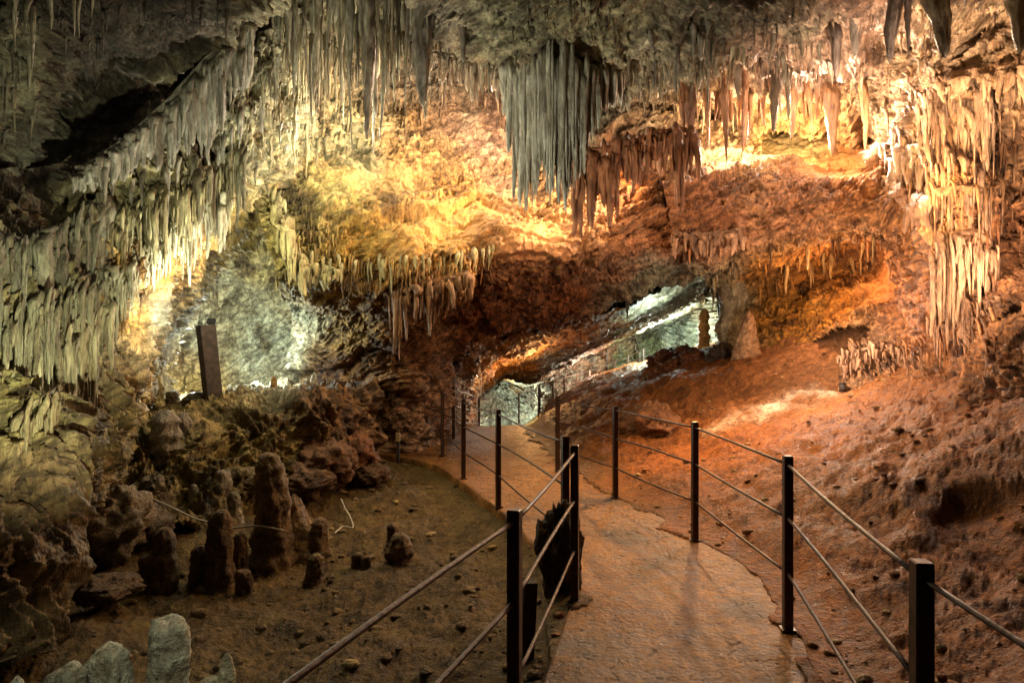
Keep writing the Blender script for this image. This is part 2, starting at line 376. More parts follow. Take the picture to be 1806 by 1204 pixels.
# big rock mass in the middle: back wall, bulge, lip, underside, dark flank of the tunnel
patch("cave_wall", "ochre rock mass bulging over the middle of the cave above the tunnel", [
 [(400,150,9.6),(520,90,10.6),(650,60,12),(800,40,13),(930,30,13.2),(1060,60,13.2),(1180,120,13.2),(1340,170,13.6)],
 [(420,260,9.3),(540,210,10.4),(670,190,11.8),(800,180,12.5),(930,180,12.8),(1060,200,12.8),(1180,220,12.8),(1340,240,13.2)],
 [(440,340,9.1),(550,290,9.9),(670,280,10.8),(800,280,11.4),(930,285,11.7),(1060,290,11.7),(1180,290,11.6),(1340,285,11.8)],
 [(460,400,8.9),(560,370,9.4),(670,360,9.9),(800,360,10.4),(930,365,10.7),(1060,365,10.8),(1180,360,10.8),(1320,350,11)],
 [(478,450,8.9),(570,440,9.2),(680,440,9.5),(800,435,9.9),(930,430,10.3),(1060,425,10.5),(1170,415,10.6),(1280,410,10.9)],
 [(492,482,9.3),(580,492,9.4),(690,500,9.6),(800,490,10),(930,485,10.5),(1060,472,11),(1160,452,11.4),(1250,438,12)],
 [(505,520,10.3),(595,545,10.3),(700,560,10.3),(800,540,10.8),(930,535,11.6),(1060,508,12.6),(1150,482,13.3),(1245,452,14)],
 [(520,580,11.1),(610,610,10.9),(705,620,10.8),(785,585,11.6),(910,562,12.9),(1050,528,14.2),(1150,482,15.5),(1245,450,16.5)],
 [(530,660,11.2),(620,690,10.9),(715,690,10.9),(778,630,12),(865,586,13.6),(1000,556,15.4),(1140,494,17.5),(1245,456,19)],
 [(540,760,10.9),(630,790,10.7),(720,790,11),(768,720,12.0),(795,670,13),(850,610,15.5),(1130,525,20),(1250,478,22)],
 [(545,860,10.6),(640,860,10.6),(725,850,11),(765,790,12.1),(782,740,13),(830,660,17),(1120,540,23),(1255,500,25)],
], 640, 760, M_ROCK, big=.20, mid=.06, fine=.018, micro=.008, crk=.058, strat=.24, sang=.42, seed=4, rmask=planes((800, 390, 130, 48, .3), (655, 325, 100, 38, .1), (640, 240, 80, 34, .2), (950, 420, 100, 34, .35)))

# tunnel roof and left side
patch("cave_wall", "orange lit tunnel roof arching over the descending path", [
 [(762,850,11.9),(766,760,11.9),(772,690,12.2),(798,630,12.9),(865,592,13.8),(970,572,15),(1075,545,16.4),(1240,478,17.5)],
 [(784,840,13.2),(787,750,13.2),(792,700,13.6),(818,648,14.4),(880,612,15.6),(970,596,17),(1075,572,19),(1240,500,20)],
 [(812,820,15.5),(815,750,15.5),(818,705,15.8),(838,672,17),(885,640,18.6),(965,630,20.5),(1070,596,23),(1240,520,24)],
 [(826,800,19),(828,745,19),(832,706,19.5),(850,682,20.5),(890,656,22.5),(955,658,24),(1060,606,27),(1245,535,28)],
 [(836,790,24),(838,740,24),(840,702,24.5),(858,682,26),(892,664,28),(950,672,28.5),(1050,615,31),(1250,545,32)],
], 260, 360, M_ROCK, big=.14, mid=.05, fine=.03, micro=.01, crk=.045, strat=.05, sang=.4, seed=5)

# far chamber wall behind stairs, and end of the tunnel
patch("cave_wall", "grey green lit far wall of the back chamber seen through the gap", [
 [(930,560,30),(1000,560,31),(1060,530,31),(1120,490,31),(1190,450,30),(1260,420,28),(1330,420,24)],
 [(930,620,29.5),(1000,610,30),(1060,580,31),(1120,550,31),(1190,520,31),(1260,500,28),(1330,500,23)],
 [(940,680,28),(1000,660,28.5),(1060,630,30),(1120,600,31),(1190,580,31),(1260,570,28),(1330,570,22)],
 [(945,740,27),(1000,720,28),(1060,690,29),(1120,670,30),(1190,640,30),(1260,640,27),(1330,640,22)],
], 260, 340, M_FLOW, big=.5, mid=.3, fine=.14, micro=.05, flute=.14, strat=.3, sang=.5, seed=6)
patch("cave_wall", "white green dripstone wall closing the far end of the tunnel", [
 [(800,640,31),(850,640,32),(900,635,32),(960,640,31),(1010,650,29)],
 [(800,700,30),(850,690,32),(900,690,32),(960,690,31),(1010,700,29)],
 [(800,800,29),(850,800,30),(900,800,30),(960,800,29),(1010,800,28)],
], 160, 220, M_FLOW, big=.5, mid=.4, fine=.2, micro=.05, flute=.2, seed=7)

# right shelf with the lit alcove above and the dark slot below
patch("cave_wall", "red brown rock shelf with a dark slot under it right of the middle", [
 [(1140,200,15),(1260,190,15),(1390,190,15.2),(1500,200,14),(1580,230,12),(1660,270,10)],
 [(1150,300,13.2),(1260,290,13),(1390,285,13.2),(1500,290,12.2),(1580,300,10.8),(1660,320,9)],
 [(1165,322,11),(1270,308,10.9),(1390,298,10.8),(1500,300,10.3),(1590,325,9.6),(1665,345,8.8)],
 [(1180,370,10.6),(1280,355,10.2),(1395,340,9.9),(1505,340,9.6),(1600,365,9.2),(1670,390,8.7)],
 [(1195,420,10.6),(1290,405,10.1),(1400,385,9.8),(1510,370,9.6),(1605,390,9.2),(1670,430,8.7)],
 [(1210,452,10.9),(1300,436,10.5),(1405,414,10.2),(1515,392,10),(1605,405,9.5),(1670,470,8.7)],
 [(1232,470,12.3),(1312,462,12.4),(1412,446,12.2),(1520,420,11.6),(1605,430,10.2),(1670,500,8.8)],
 [(1262,520,13.6),(1325,505,13.4),(1425,498,12.9),(1530,470,12),(1600,480,10.4),(1660,560,8.9)],
 [(1275,600,13.4),(1330,570,13.2),(1430,550,12.4),(1530,520,11.3),(1600,550,9.9),(1650,620,8.9)],
 [(1280,680,12.8),(1335,640,12.4),(1430,610,11.4),(1520,590,10.5),(1590,620,9.5),(1640,690,8.7)],
], 480, 480, M_ROCK, big=.16, mid=.07, fine=.022, micro=.008, crk=.05, strat=.16, sang=.35, seed=8, rmask=planes((1390, 268, 90, 30, 0), (1490, 295, 90, 24, 0), (1590, 500, 60, 70, .6)))

# right wall with its fluted column of flowstone
patch("cave_wall", "orange flowstone wall with dripping folds on the right side of the cave", [
 [(1520,120,11),(1600,100,9.8),(1660,90,8.8),(1700,85,8.2),(1750,80,7.8),(1830,60,7.1),(2300,40,5.2)],
 [(1535,200,10.6),(1605,180,9.6),(1660,170,8.4),(1700,165,7.7),(1750,165,7.6),(1830,160,7),(2300,160,5)],
 [(1550,270,10.2),(1610,255,9.4),(1662,250,8.1),(1700,250,7.5),(1748,250,7.6),(1830,250,7),(2300,260,5)],
 [(1575,340,9.7),(1625,335,9.1),(1665,335,8),(1700,335,7.4),(1745,340,7.9),(1830,340,7.2),(2300,360,5)],
 [(1600,420,9.3),(1640,420,8.8),(1668,420,8),(1700,420,7.4),(1748,430,8.3),(1830,430,7.4),(2300,450,4.9)],
 [(1600,500,9.3),(1640,505,8.7),(1668,505,8),(1700,505,7.4),(1750,510,8.0),(1830,510,7),(2300,530,4.7)],
 [(1560,590,9.8),(1630,590,8.8),(1665,590,8.1),(1700,590,7.5),(1755,590,7.3),(1830,580,6.5),(2300,600,4.4)],
 [(1500,670,10.0),(1600,665,9.0),(1660,665,8.2),(1705,665,7.5),(1760,660,6.8),(1840,650,6.0),(2300,680,4.1)],
 [(1480,760,9.0),(1580,760,8.2),(1650,760,7.5),(1710,760,6.9),(1765,750,6.3),(1850,740,5.6),(2300,780,3.8)],
], 560, 520, M_FLOW, big=.18, mid=.12, fine=.03, micro=.010, crk=.036, flute=.065, seed=9)

# ledge on the left below the alcove
patch("cave_wall", "knobbly rock ledge carrying stalagmites below the left alcove", [
 [(40,730,9.6),(170,735,10.2),(270,725,11),(370,715,11.4),(470,705,11.5),(570,700,11.2),(660,690,10.9)],
 [(60,775,8),(175,770,8.6),(270,745,9.2),(370,728,9.6),(470,712,9.8),(570,700,9.9),(655,690,10)],
 [(70,810,7.1),(180,795,7.3),(270,775,7.6),(350,760,7.8),(450,735,8.2),(560,708,8.8),(650,698,9.6)],
 [(80,870,6.8),(190,850,6.9),(280,830,7.2),(360,815,7.4),(460,785,7.9),(560,760,8.6),(655,760,9.6)],
 [(80,930,6.5),(190,910,6.6),(280,890,6.8),(370,870,7.1),(460,840,7.8),(560,820,8.6),(655,830,9.6)],
 [(80,1010,6),(190,990,6.1),(280,960,6.3),(370,930,6.7),(460,890,7.6),(560,870,8.4),(660,870,9.4)],
], 300, 460, M_ROCK, big=.16, mid=.13, fine=.06, micro=.016, seed=10)

# ------------------------------------------------------------------ ground and path
def gp(px, py, z=0.0):
    d = (EYE - z) * F / (py - HY); return ((px - CX) / F * d, d)
PATH_L = [(-.9, -1.5), (-.55, .6), (-.2, 1.8), gp(960, 1204), gp(1000, 1085), (.40, 4.8), gp(890, 906), gp(842, 870), gp(784, 828), gp(746, 812), gp(690, 802), (-2.4, 10.9), (-2.3, 11.6), (-1.5, 11.9), (-1.3, 13), (-1.2, 16), (-1.2, 21), (-1.2, 27)]
PATH_R = [(1.3, -1.5), (1.3, .6), (1.38, 1.8), gp(1450, 1204), gp(1408, 1115), (1.75, 4.8), gp(1232, 952), gp(1130, 892), gp(1050, 850), (.85, 9.3), (.72, 10), (.62, 10.6), (.55, 11.4), (.45, 12.2), (.35, 13), (.3, 16), (.6, 21), (.9, 27)]

def path_z(y):
    return np.interp(y, [-5, 14, 15.5, 18, 22, 30], [0, 0, -.10, -1.15, -2.2, -3.0])

GC = [  # ground heights x, y, z (metres)
 (-.8,.6,-.1),(-1.6,1.8,-.28),(-1.0,3,-.32),(-2.2,3.2,-.36),(-3.4,3.6,-.3),(-4.4,4.2,.0),(-2,5,-.36),(-3,5.6,-.34),(-3.6,6.2,-.1),(-.7,4.6,-.34),(-.3,5.8,-.25),(-2.1,6.4,-.32),(-1,7.2,-.22),
 (-1.9,8.4,-.2),(-2.6,9.5,.0),(-3,8.6,.1),(-4,7.4,.1),(-5,9,.6),(-3,12,.4),(-6,4,.2),(-6,12,.9),(-2.2,12.5,.1),(-2,16,-.4),(-2.4,22,-2.0),(-3,30,-2.8),
 (0,0,-.06),(.6,3,-.06),(1,5,-.06),(.5,8,-.06),(-.6,10.5,-.06),(-.5,13,-.06),(-.5,15,-.1),(-.5,18,-1.25),(-.4,24,-2.5),
 (1.65,2,.0),(2.2,2.98,.15),(1.95,4,.02),(1.9,5.8,.03),(1.6,7.2,.04),(3.2,4.27,.55),(4.5,6,1.15),(3.9,3,.8),(5,4,1.5),(2.9,6.4,.35),(3.97,8,.74),(3.1,9.4,.48),(4.8,10,1.1),(2,9,.15),(1.3,10.5,.14),
 (2.46,12,.85),(3.5,14,1.2),(4.3,12.6,1.42),(5.3,11.4,1.75),(6.2,9.2,1.75),(5.6,7.6,1.5),(1.2,13,.28),(2.2,15,.8),(6,14,2.3),(4.2,17,1.2),(7,6,2.2),(7,3,2.4),(3,.5,.6),(1.8,.4,.0),(5,1,1.6),
 (1.3,24,-.28),(2.9,26,.35),(5.4,28,.95),(3,20,.6),(4.6,22,.8),(1.2,18,-.1),(.4,22,-.75),(.9,24,-.6),(8,24,2),(7,31,1.1),(3,32,.3),(0,32,-2.8),(9,18,3.2),
]
GC = np.array(GC); gx, gy, gz = GC[:, 0], GC[:, 1], GC[:, 2]
def tps(r2): return np.where(r2 > 1e-9, .5 * r2 * np.log(np.maximum(r2, 1e-9)), 0)
nG = len(GC); A = np.zeros((nG + 3, nG + 3))
A[:nG, :nG] = tps((gx[:, None] - gx) ** 2 + (gy[:, None] - gy) ** 2) + np.eye(nG) * .04
A[:nG, nG] = A[nG, :nG] = 1; A[:nG, nG + 1] = A[nG + 1, :nG] = gx; A[:nG, nG + 2] = A[nG + 2, :nG] = gy
TW = np.linalg.solve(A, np.concatenate([gz, [0, 0, 0]]))
def ground_base(x, y):
    z = TW[nG] + TW[nG + 1] * x + TW[nG + 2] * y
    for k in range(nG): z = z + TW[k] * tps((x - gx[k]) ** 2 + (y - gy[k]) ** 2)
    return z

def smooth_line(pts, n):
    K = np.array(pts); return bspline_weights(len(K), np.linspace(0, 1, n)) @ K
EL, ER = smooth_line(PATH_L, 500), smooth_line(PATH_R, 500)
POLY = np.concatenate([EL[::6], ER[::-6]])
def path_dist(x, y):
    """signed distance to the path outline, negative inside"""
    d2 = np.full(x.shape, 1e9); ins = np.zeros(x.shape, bool)
    for a, b in zip(POLY, np.roll(POLY, -1, 0)):
        ex, ey = b - a; l2 = ex * ex + ey * ey + 1e-12
        t = np.clip(((x - a[0]) * ex + (y - a[1]) * ey) / l2, 0, 1)
        d2 = np.minimum(d2, (x - a[0] - t * ex) ** 2 + (y - a[1] - t * ey) ** 2)
        c = (a[1] > y) != (b[1] > y)
        ins ^= c & (x < (b[0] - a[0]) * (y - a[1]) / (b[1] - a[1] + 1e-12) + a[0])
    return np.where(ins, -1, 1) * np.sqrt(d2)

def ground_z(x, y, detail=True):
    x = np.asarray(x, float); y = np.asarray(y, float)
    z = ground_base(x, y); pd = path_dist(x, y)
    z = z + .10 * np.clip((x - 2.4) / .5, 0, 1) * np.tanh((y - .28 * x - 3.9 + .25 * np.sin(x * 2.3) + .3 * np.sin(x * 5.1 + 1)) / .14)
    if detail:
        p = np.stack([x, y, z], 1).astype(np.float32)
        wp = p + .2 * np.stack([fbm(p * 1.5, 2), fbm(p * 1.5 + 9, 2), 0 * x], 1)
        right = np.clip((x - 1.2) / 2, 0, 1); amp = np.clip(np.abs(pd) / .5, .12, 1)
        h = .09 * fbm(p * .9, 3) + .045 * (ridged(scl(wp, 1.6, 1.6, 1.6) + 5, 3, .55) - .4) + .017 * ridged(wp * 6, 3, .6) + .008 * fbm(p * 16, 2)
        h += .045 * right * np.clip(.6 + fbm(p * .7 + 33, 2), 0, 1.5) * (ridged(strata(wp, .5, 1.2, 5), 2) - .3)
        z = z + h * amp
        peb = pn(p * 22); z += .014 * np.clip(peb - .25, 0, 1) * amp + .008 * pn(p * 40) * amp
    pz = path_z(y)
    t = np.clip(pd / .45, 0, 1); t = t * t * (3 - 2 * t)
    left = np.clip((.2 - x) / .4, 0, 1)
    edge = pz - .05 - .04 * left
    spill = np.where(x > .45 - .02 * y, pd + .07 + .16 * fbm(np.stack([x * 2.2, y * 2.2, 0 * x], 1).astype(np.float32), 3), -1)
    edge = np.where(left > 0, edge, pz + .004)
    z = np.where(pd < 0, pz - .09, edge * (1 - t) + z * t)
    z = np.where((spill > 0) & (pd < 0), pz + np.minimum(.012 + .05 * spill, .035), z)
    return z

na, nd = 1000, 620
ang = np.linspace(-1.05, 1.05, na); dist = .35 * (36 / .35) ** np.linspace(0, 1, nd)
AA, DD = np.meshgrid(ang, dist); gxx = (np.tan(AA) * DD).ravel(); gyy = (DD - .2).ravel()
gzz = ground_z(gxx, gyy)
GV = np.stack([gxx, gyy, gzz], 1).astype(np.float32)
a1 = fbm(GV * .8 + 3, 3)[:, None]; a2 = fbm(GV * 3 + 8, 3)[:, None]
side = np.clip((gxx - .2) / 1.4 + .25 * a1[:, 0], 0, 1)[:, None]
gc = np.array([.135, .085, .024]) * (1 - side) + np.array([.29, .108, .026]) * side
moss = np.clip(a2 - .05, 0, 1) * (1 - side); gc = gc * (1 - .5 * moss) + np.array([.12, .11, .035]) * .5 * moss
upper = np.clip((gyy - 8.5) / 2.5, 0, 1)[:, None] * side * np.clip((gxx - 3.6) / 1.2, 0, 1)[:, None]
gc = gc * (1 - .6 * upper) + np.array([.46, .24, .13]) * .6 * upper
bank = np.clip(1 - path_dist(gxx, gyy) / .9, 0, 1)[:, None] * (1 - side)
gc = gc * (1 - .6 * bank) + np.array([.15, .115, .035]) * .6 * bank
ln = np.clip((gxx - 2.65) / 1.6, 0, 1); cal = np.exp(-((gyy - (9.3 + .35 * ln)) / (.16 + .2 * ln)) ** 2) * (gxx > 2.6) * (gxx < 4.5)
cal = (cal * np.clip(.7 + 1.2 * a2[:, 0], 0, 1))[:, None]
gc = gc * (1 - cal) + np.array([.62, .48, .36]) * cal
gc = gc * (1 + .25 * a1 + .2 * a2)
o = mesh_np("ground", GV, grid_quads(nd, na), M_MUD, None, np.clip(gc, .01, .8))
tag(o, "uneven earth and clay floor of the cave on both sides of the path", "ground", None, "structure")
SPLAT_G = GV

# path: one slab with thickness
npth, mp_ = 1500, 200
TL, TR = smooth_line(PATH_L, npth), smooth_line(PATH_R, npth)
tt = np.linspace(0, 1, mp_)[None, :, None]
XY = TL[:, None] * (1 - tt) + TR[:, None] * tt
x, y = XY[..., 0].ravel(), XY[..., 1].ravel(); p = np.stack([x, y, 0 * x], 1).astype(np.float32)
z = path_z(y) + .018 * fbm(p * 1.1, 3) + .003 * fbm(p * 6, 3) + .0022 * fbm(p * 40, 2)
top = np.stack([x, y, z], 1).reshape(npth, mp_, 3)
e = np.zeros((npth, 1, 3)); e[..., 2] = -.28
nl = (TL - TR); nl /= np.linalg.norm(nl, axis=1, keepdims=True); off = np.concatenate([nl * .02, 0 * nl[:, :1]], 1)[:, None]
rag = .025 * fbm(np.concatenate([TL * 3, TL[:, :1]], 1).astype(np.float32), 3)[:, None, None] * off / .02
grid = np.concatenate([top[:, :1] + e + off + rag, top[:, :1] + off + rag - [0, 0, .02], top, top[:, -1:] - off - [0, 0, .02], top[:, -1:] + e - off], 1)
PV = grid.reshape(-1, 3).astype(np.float32)
b1 = fbm(PV * .9 + 4, 4)[:, None]; b2 = fbm(PV * 5 + 2, 3)[:, None]
pc = np.array([.26, .122, .030]) * (1 + .25 * b1 + .15 * b2)
wet = np.clip(fbm(PV * 1.3 + 60, 4)[:, None] * 1.6 - .2, 0, 1); pc = pc * (1 - .68 * wet)
crk = np.clip(1 - np.abs(pn(PV * .8 + .35 * fbm(PV * 4, 3)[:, None] + 20)) / .017, 0, 1)[:, None]; pc = pc * (1 - .75 * crk)
PV[:, 2] -= .008 * crk[:, 0]; pc = pc * (1 + .35 * np.clip(fbm(PV * 14, 2), -1, 1)[:, None])
o = mesh_np("path", PV, grid_quads(npth, mp_ + 4)[:, ::-1], M_PATH, None, np.clip(pc, .01, .8))
tag(o, "worn brown concrete footpath curving through the cave", "path", None, "structure")

# depth of the rock seen along a pixel (used only to find where a formation is attached)
allV = np.concatenate(SPLAT); ap = px_of(allV)
BX = 4; ZW, ZH = 2000 // BX, 1400 // BX
ix = ((ap[:, 0] + 100) / BX).astype(int); iy = ((ap[:, 1] + 100) / BX).astype(int)
ok = (ix >= 0) & (ix < ZW) & (iy >= 0) & (iy < ZH) & (allV[:, 1] > .5)
ZB = np.full((ZH, ZW), 1e9); np.minimum.at(ZB, (iy[ok], ix[ok]), allV[ok, 1])
def hit(px, py):
    i, j = int((py + 100) / BX), int((px + 100) / BX)
    if not (0 <= i < ZH and 0 <= j < ZW): return None
    d = ZB[i, j]
    return None if d > 1e8 else float(d)
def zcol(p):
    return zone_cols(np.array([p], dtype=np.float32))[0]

# ------------------------------------------------------------------ formations
def lathe(H, R, nz, na, prof, lump=.18, bend=.0, seed=0, ribs=0, flute=.0):
    """a stone body standing on z=0 (or hanging when H is negative), radius R * prof(t)"""
    t = np.linspace(0, 1, nz); a = np.linspace(0, 2 * np.pi, na, endpoint=False)
    T, A_ = np.meshgrid(t, a, indexing='ij')
    r = R * prof(T)
    q = np.stack([np.cos(A_) * R * 2 / max(R, .01) + seed * 7.7, np.sin(A_) * 2 + seed * 3.3, T * abs(H) / max(R, .01) * .7], -1).reshape(-1, 3).astype(np.float32)
    n = fbm(q, 3, .55).reshape(T.shape)
    r = r * (1 + lump * n)
    if ribs: r = r * (1 + .13 * np.sin(T * ribs * 2 * np.pi + .8 * n))
    if flute: r = r * (1 + flute * fbm(np.stack([np.cos(A_) * 3.2 + seed, np.sin(A_) * 3.2, T * 1.2], -1).reshape(-1, 3).astype(np.float32), 2).reshape(T.shape))
    bx = bend * R * np.sin(T * 2.2 + seed) + .3 * bend * R * np.sin(T * 7 + seed * 2); by = bend * R * np.cos(T * 2.6 + seed * 1.7)
    V = np.stack([r * np.cos(A_) + bx - bx[0], r * np.sin(A_) + by - by[0], T * H], -1).reshape(-1, 3)
    Q = grid_quads(nz, na, True)
    cap = np.array([[0, 0, 0]]) ; cap[0] = V[-na:].mean(0)
    V2 = np.concatenate([V, cap]); k = len(V)
    tri = np.array([[(nz - 1) * na + j, (nz - 1) * na + (j + 1) % na, k, k] for j in range(na)])
    return V2, Q, tri

def solid(name, V, Q, tri, loc, mat, colv, parent=None, flip=False):
    """mesh of quads plus a triangle fan"""
    me = bpy.data.meshes.new(name)
    F_ = [tuple(q) for q in Q] + [tuple(q[:3]) for q in tri]
    if flip: F_ = [f[::-1] for f in F_]
    me.from_pydata([tuple(v) for v in V], [], F_)
    me.polygons.foreach_set("use_smooth", np.full(len(F_), True))
    W = V + np.array(loc)
    b = fbm((W * 5).astype(np.float32), 3)[:, None]
    c4 = np.ones((len(V), 4), np.float32); c4[:, :3] = np.clip(np.array(colv) * (1 + .28 * b), .01, .85)
    at = me.color_attributes.new("mineral_and_shade", 'FLOAT_COLOR', 'POINT'); at.data.foreach_set("color", c4.ravel())
    me.materials.append(mat)
    o = bpy.data.objects.new(name, me); o.location = loc; C.objects.link(o)
    if parent: o.parent = parent
    return o

def hang_prof(T):
    return np.clip((1 - T) ** .75 * (1 - .25 * T) + .05 * (1 - T) + .02, 0.01, 1)
def blunt_prof(T):
    return np.clip((1 - T) ** .42 * (1 - .3 * T) + .02, .01, 1)
def straw_prof(T):
    return np.where(T < .12, 1.5 - 4 * T, 1.02 - .55 * (T - .12) / .88) * np.where(T > .93, (1 - T) / .07 * .8 + .2, 1)
sseed = [0]
def stalactite(px, py, tip, wpx, d=None, label=None, group=None, col=None, prof=hang_prof, lump=.28, bend=.6, up=.14, back=2.2):
    sseed[0] += 1; s = sseed[0]; rooted = d is not None
    if d is None:
        d = hit(px, py)
        if d is None: return None
        d -= .06
    a = P(px, py, d); L = (tip - py) / F * d; R = wpx / F * d / 2
    col = zcol(a) if col is None else np.array(col)
    upz = up + R
    if rooted:
        cz = ceil_z(a[0], a[1] + .03) if px > 430 else None
        if cz is not None and upz < cz + .1 - a[2] < 1.6: upz = cz + .1 - a[2]
    H = L + upz; nz = int(np.clip(H / .05, 10, 48)); na_ = 12 if R < .06 else 20
    V, Q, tri = lathe(-H, R, nz, na_, prof, lump, bend, s, 0, .35)
    tz_ = np.clip(1 + V[:, 2] / (.28 * H), 0, 1); V[:, 1] += tz_ ** 2 * back * R; V[:, :2] *= (1 - .45 * tz_ ** 2)[:, None]
    o = solid("stalactite", V, Q, tri, a + Vector((0, .03, upz)), M_FLOW, col, None, False)
    o.rotation_euler = (random.uniform(-.04, .04), random.uniform(-.04, .04), 0)
    tag(o, label, "stalactite", group)
    return o

CEIL = SPLAT[0]; CB = {}
for (kx, ky), z in zip(np.floor(CEIL[:, :2] / .12).astype(int).tolist(), CEIL[:, 2].tolist()):
    if z < CB.get((kx, ky), 1e9): CB[(kx, ky)] = z
def ceil_z(x, y):
    v = [CB[k] for k in ((int(math.floor(x / .12)) + i, int(math.floor(y / .12)) + j) for i in (-1, 0, 1) for j in (-1, 0, 1)) if k in CB]
    return min(v) if v else None

def flute_prof(T):
    return np.clip(np.minimum(T / .10 + .35, 1) * (1 - T) ** .40 * (1 - .15 * T) + .03, .02, 1)
def curtain(label, line, lens, n, wpx, dep=None, colv=None, rag=.35, bulge=0.0, seed=0, jit=5, sub=1.2, front=.08, root=False, lump=.28):
    """flowstone curtain: overlapping stone flutes of uneven length grown together into one body"""
    r_ = random.Random(seed); K = smooth_line([(l[0], l[1]) for l in line], 300); Ls = np.interp(np.linspace(0, 1, 300), np.linspace(0, 1, len(lens)), lens)
    Ds = None if dep is None else np.interp(np.linspace(0, 1, 300), np.linspace(0, 1, len(dep)), dep)
    auto = Ds is None
    if auto:
        h_ = np.array([hit(*k) or np.nan for k in K]); h_ = np.where(np.isnan(h_), np.nanmedian(h_), h_)
        Ds = np.array([np.median(h_[max(0, i - 22):i + 23]) for i in range(300)]); Ds = np.convolve(np.pad(Ds, 10, mode='edge'), np.ones(21) / 21, 'valid')
    VV, QQ, CC, base = [], [], [], 0
    lowf = [r_.uniform(0, 6) for _ in range(4)]
    def one(i, L, w_, jy, dz, d, seed_):
        nonlocal base
        px, py = K[i]; px += r_.uniform(-jit, jit) * .6; py += jy
        a = P(px, py, d - dz); R_ = w_ / F * d / 2; H = L / F * d
        if root:
            cz = ceil_z(a[0], a[1])
            if cz is not None and a[2] < cz + .1 < a[2] + 1.2: H += cz + .1 - a[2]; a[2] = cz + .1
        nz = int(np.clip(H / .035, 12, 44)); na_ = 12
        V, Q, tri = lathe(-H, R_, nz, na_, flute_prof, lump, .45, seed_, 0, .30)
        tz_ = np.clip(1 + V[:, 2] / (.22 * H), 0, 1); V[:, 1] += tz_ ** 2 * 3.5 * R_; V[:, :2] *= (1 - .45 * tz_ ** 2)[:, None]
        V = V + np.array(a); k = r_.uniform(.8, 1.2)
        cc = zcol(a) if colv is None else np.array(colv)
        b = fbm((V * 5).astype(np.float32), 2)[:, None]
        VV.append(V); QQ.append(Q + base); QQ.append(tri + base); base += len(V); CC.append(np.clip(cc * k * (1 + .25 * b), .01, .85))
    for k in range(n):
        s = (k + r_.uniform(.1, .9)) / n; i = int(s * 299)
        wave = .5 + .25 * math.sin(s * 9 + lowf[0]) + .25 * math.sin(s * 23 + lowf[1])
        L = Ls[i] * (1 - rag + 1.3 * rag * wave) * (r_.uniform(.82, 1.12) if not auto else r_.choice((.45, .7, .9, 1.0, 1.1, 1.3)) * r_.uniform(.85, 1.15))
        px, py = K[i]
        d = Ds[i]
        dz = front + bulge * math.sin(math.pi * s) + r_.uniform(-.07, .09)
        one(i, L, r_.uniform(*wpx) * (1.25 if r_.random() < .25 else 1) * (1 if not auto else r_.choice((.6, .8, 1, 1.3, 1.7))), r_.uniform(-jit, jit), dz, d, r_.uniform(0, 99))
        for q in range(int(sub) + (1 if r_.random() < sub % 1 else 0)):      # thin drips on the front of it
            one(min(299, max(0, i + r_.randint(-3, 3))), L * r_.uniform(.25, .85), r_.uniform(*wpx) * .5, r_.uniform(0, .35) * L, dz + wpx[0] / F * d * .5, d, r_.uniform(0, 99))
    sel = np.linspace(0, 299, 120).astype(int); C3, RR = [], []
    for i in sel:
        d = Ds[i]
        C3.append(P(K[i][0], K[i][1] + wpx[1] * .1, d)); RR.append((.52 if auto else .30) * wpx[1] / F * d)
    C3 = np.array([tuple(c) for c in C3]); ker = np.ones(13) / 13
    C3 = np.stack([np.convolve(np.pad(C3[:, k], 6, mode='edge'), ker, 'valid') for k in range(3)], 1); C3[:, 1] += -front - bulge * .6 + np.array(RR) * (1.6 if auto else .8)
    ph = np.linspace(0, 2 * np.pi, 14, endpoint=False); RR = np.array(RR) * np.clip(np.minimum(np.arange(120), 119 - np.arange(120)) / 5 + .1, 0, 1)
    q = (C3[:, None] * 3 + np.stack([0 * ph, np.cos(ph), np.sin(ph)], 1)[None]).reshape(-1, 3).astype(np.float32)
    rr = RR[:, None] * (1 + .4 * fbm(q * 1.5, 3).reshape(120, 14))
    V = C3[:, None] + np.stack([0 * rr, rr * np.cos(ph) * 1.3, rr * np.sin(ph)], -1); V = V.reshape(-1, 3)
    VV.append(V); QQ.append(grid_quads(120, 14, True) + base); base += len(V)
    CC.append(np.clip((zone_cols(V.astype(np.float32)) if colv is None else np.array(colv)) * (1 + .25 * fbm((V * 5).astype(np.float32), 2)[:, None]), .01, .85))
    o = mesh_np("flowstone_curtain", np.concatenate(VV), np.concatenate(QQ), M_FLOW, None, np.concatenate(CC))
    return tag(o, label, "flowstone")

GREY = (.37, .36, .28); RUST = (.34, .14, .06)
# the grey curtain of the centre: upper apron, then the longer body with its lobes, in one thing
curtain("wide grey green fluted stone curtain hanging in front of the centre of the cave", [(893,140),(927,120),(961,114),(995,112),(1029,114),(1062,118),(1096,128)], [70,160,228,250,208,246,262,288,206,140,118,86,60,40], 74, (10,19), [7.5,7.1,6.85,6.75,6.85,7.1,7.4], GREY, .2, 0, 1, 6, 2.4, 0, True)
curtain("ragged rusty brown stone curtain hanging close behind the right edge of the grey one", [(1006,262),(1060,262),(1110,250),(1155,232),(1216,226)], [110,150,120,90,140,110,60,120,90], 44, (9,19), [8.3,8.2,8.3,8.4,8.6], RUST, .55, 0, 2, 26, 1.6, 0)
curtain("smooth grey pleated drapery running diagonally under the dark hollow at upper left", [(130,306),(185,268),(240,226),(300,172),(345,122),(390,80),(440,30)], [40,60,95,130,150,150,150], 66, (12,24), [5.5,5.6,5.8,6.1,6.3,6.5,6.9], (.30,.29,.24), .3, 0, 3, 7, 1.0, 0)
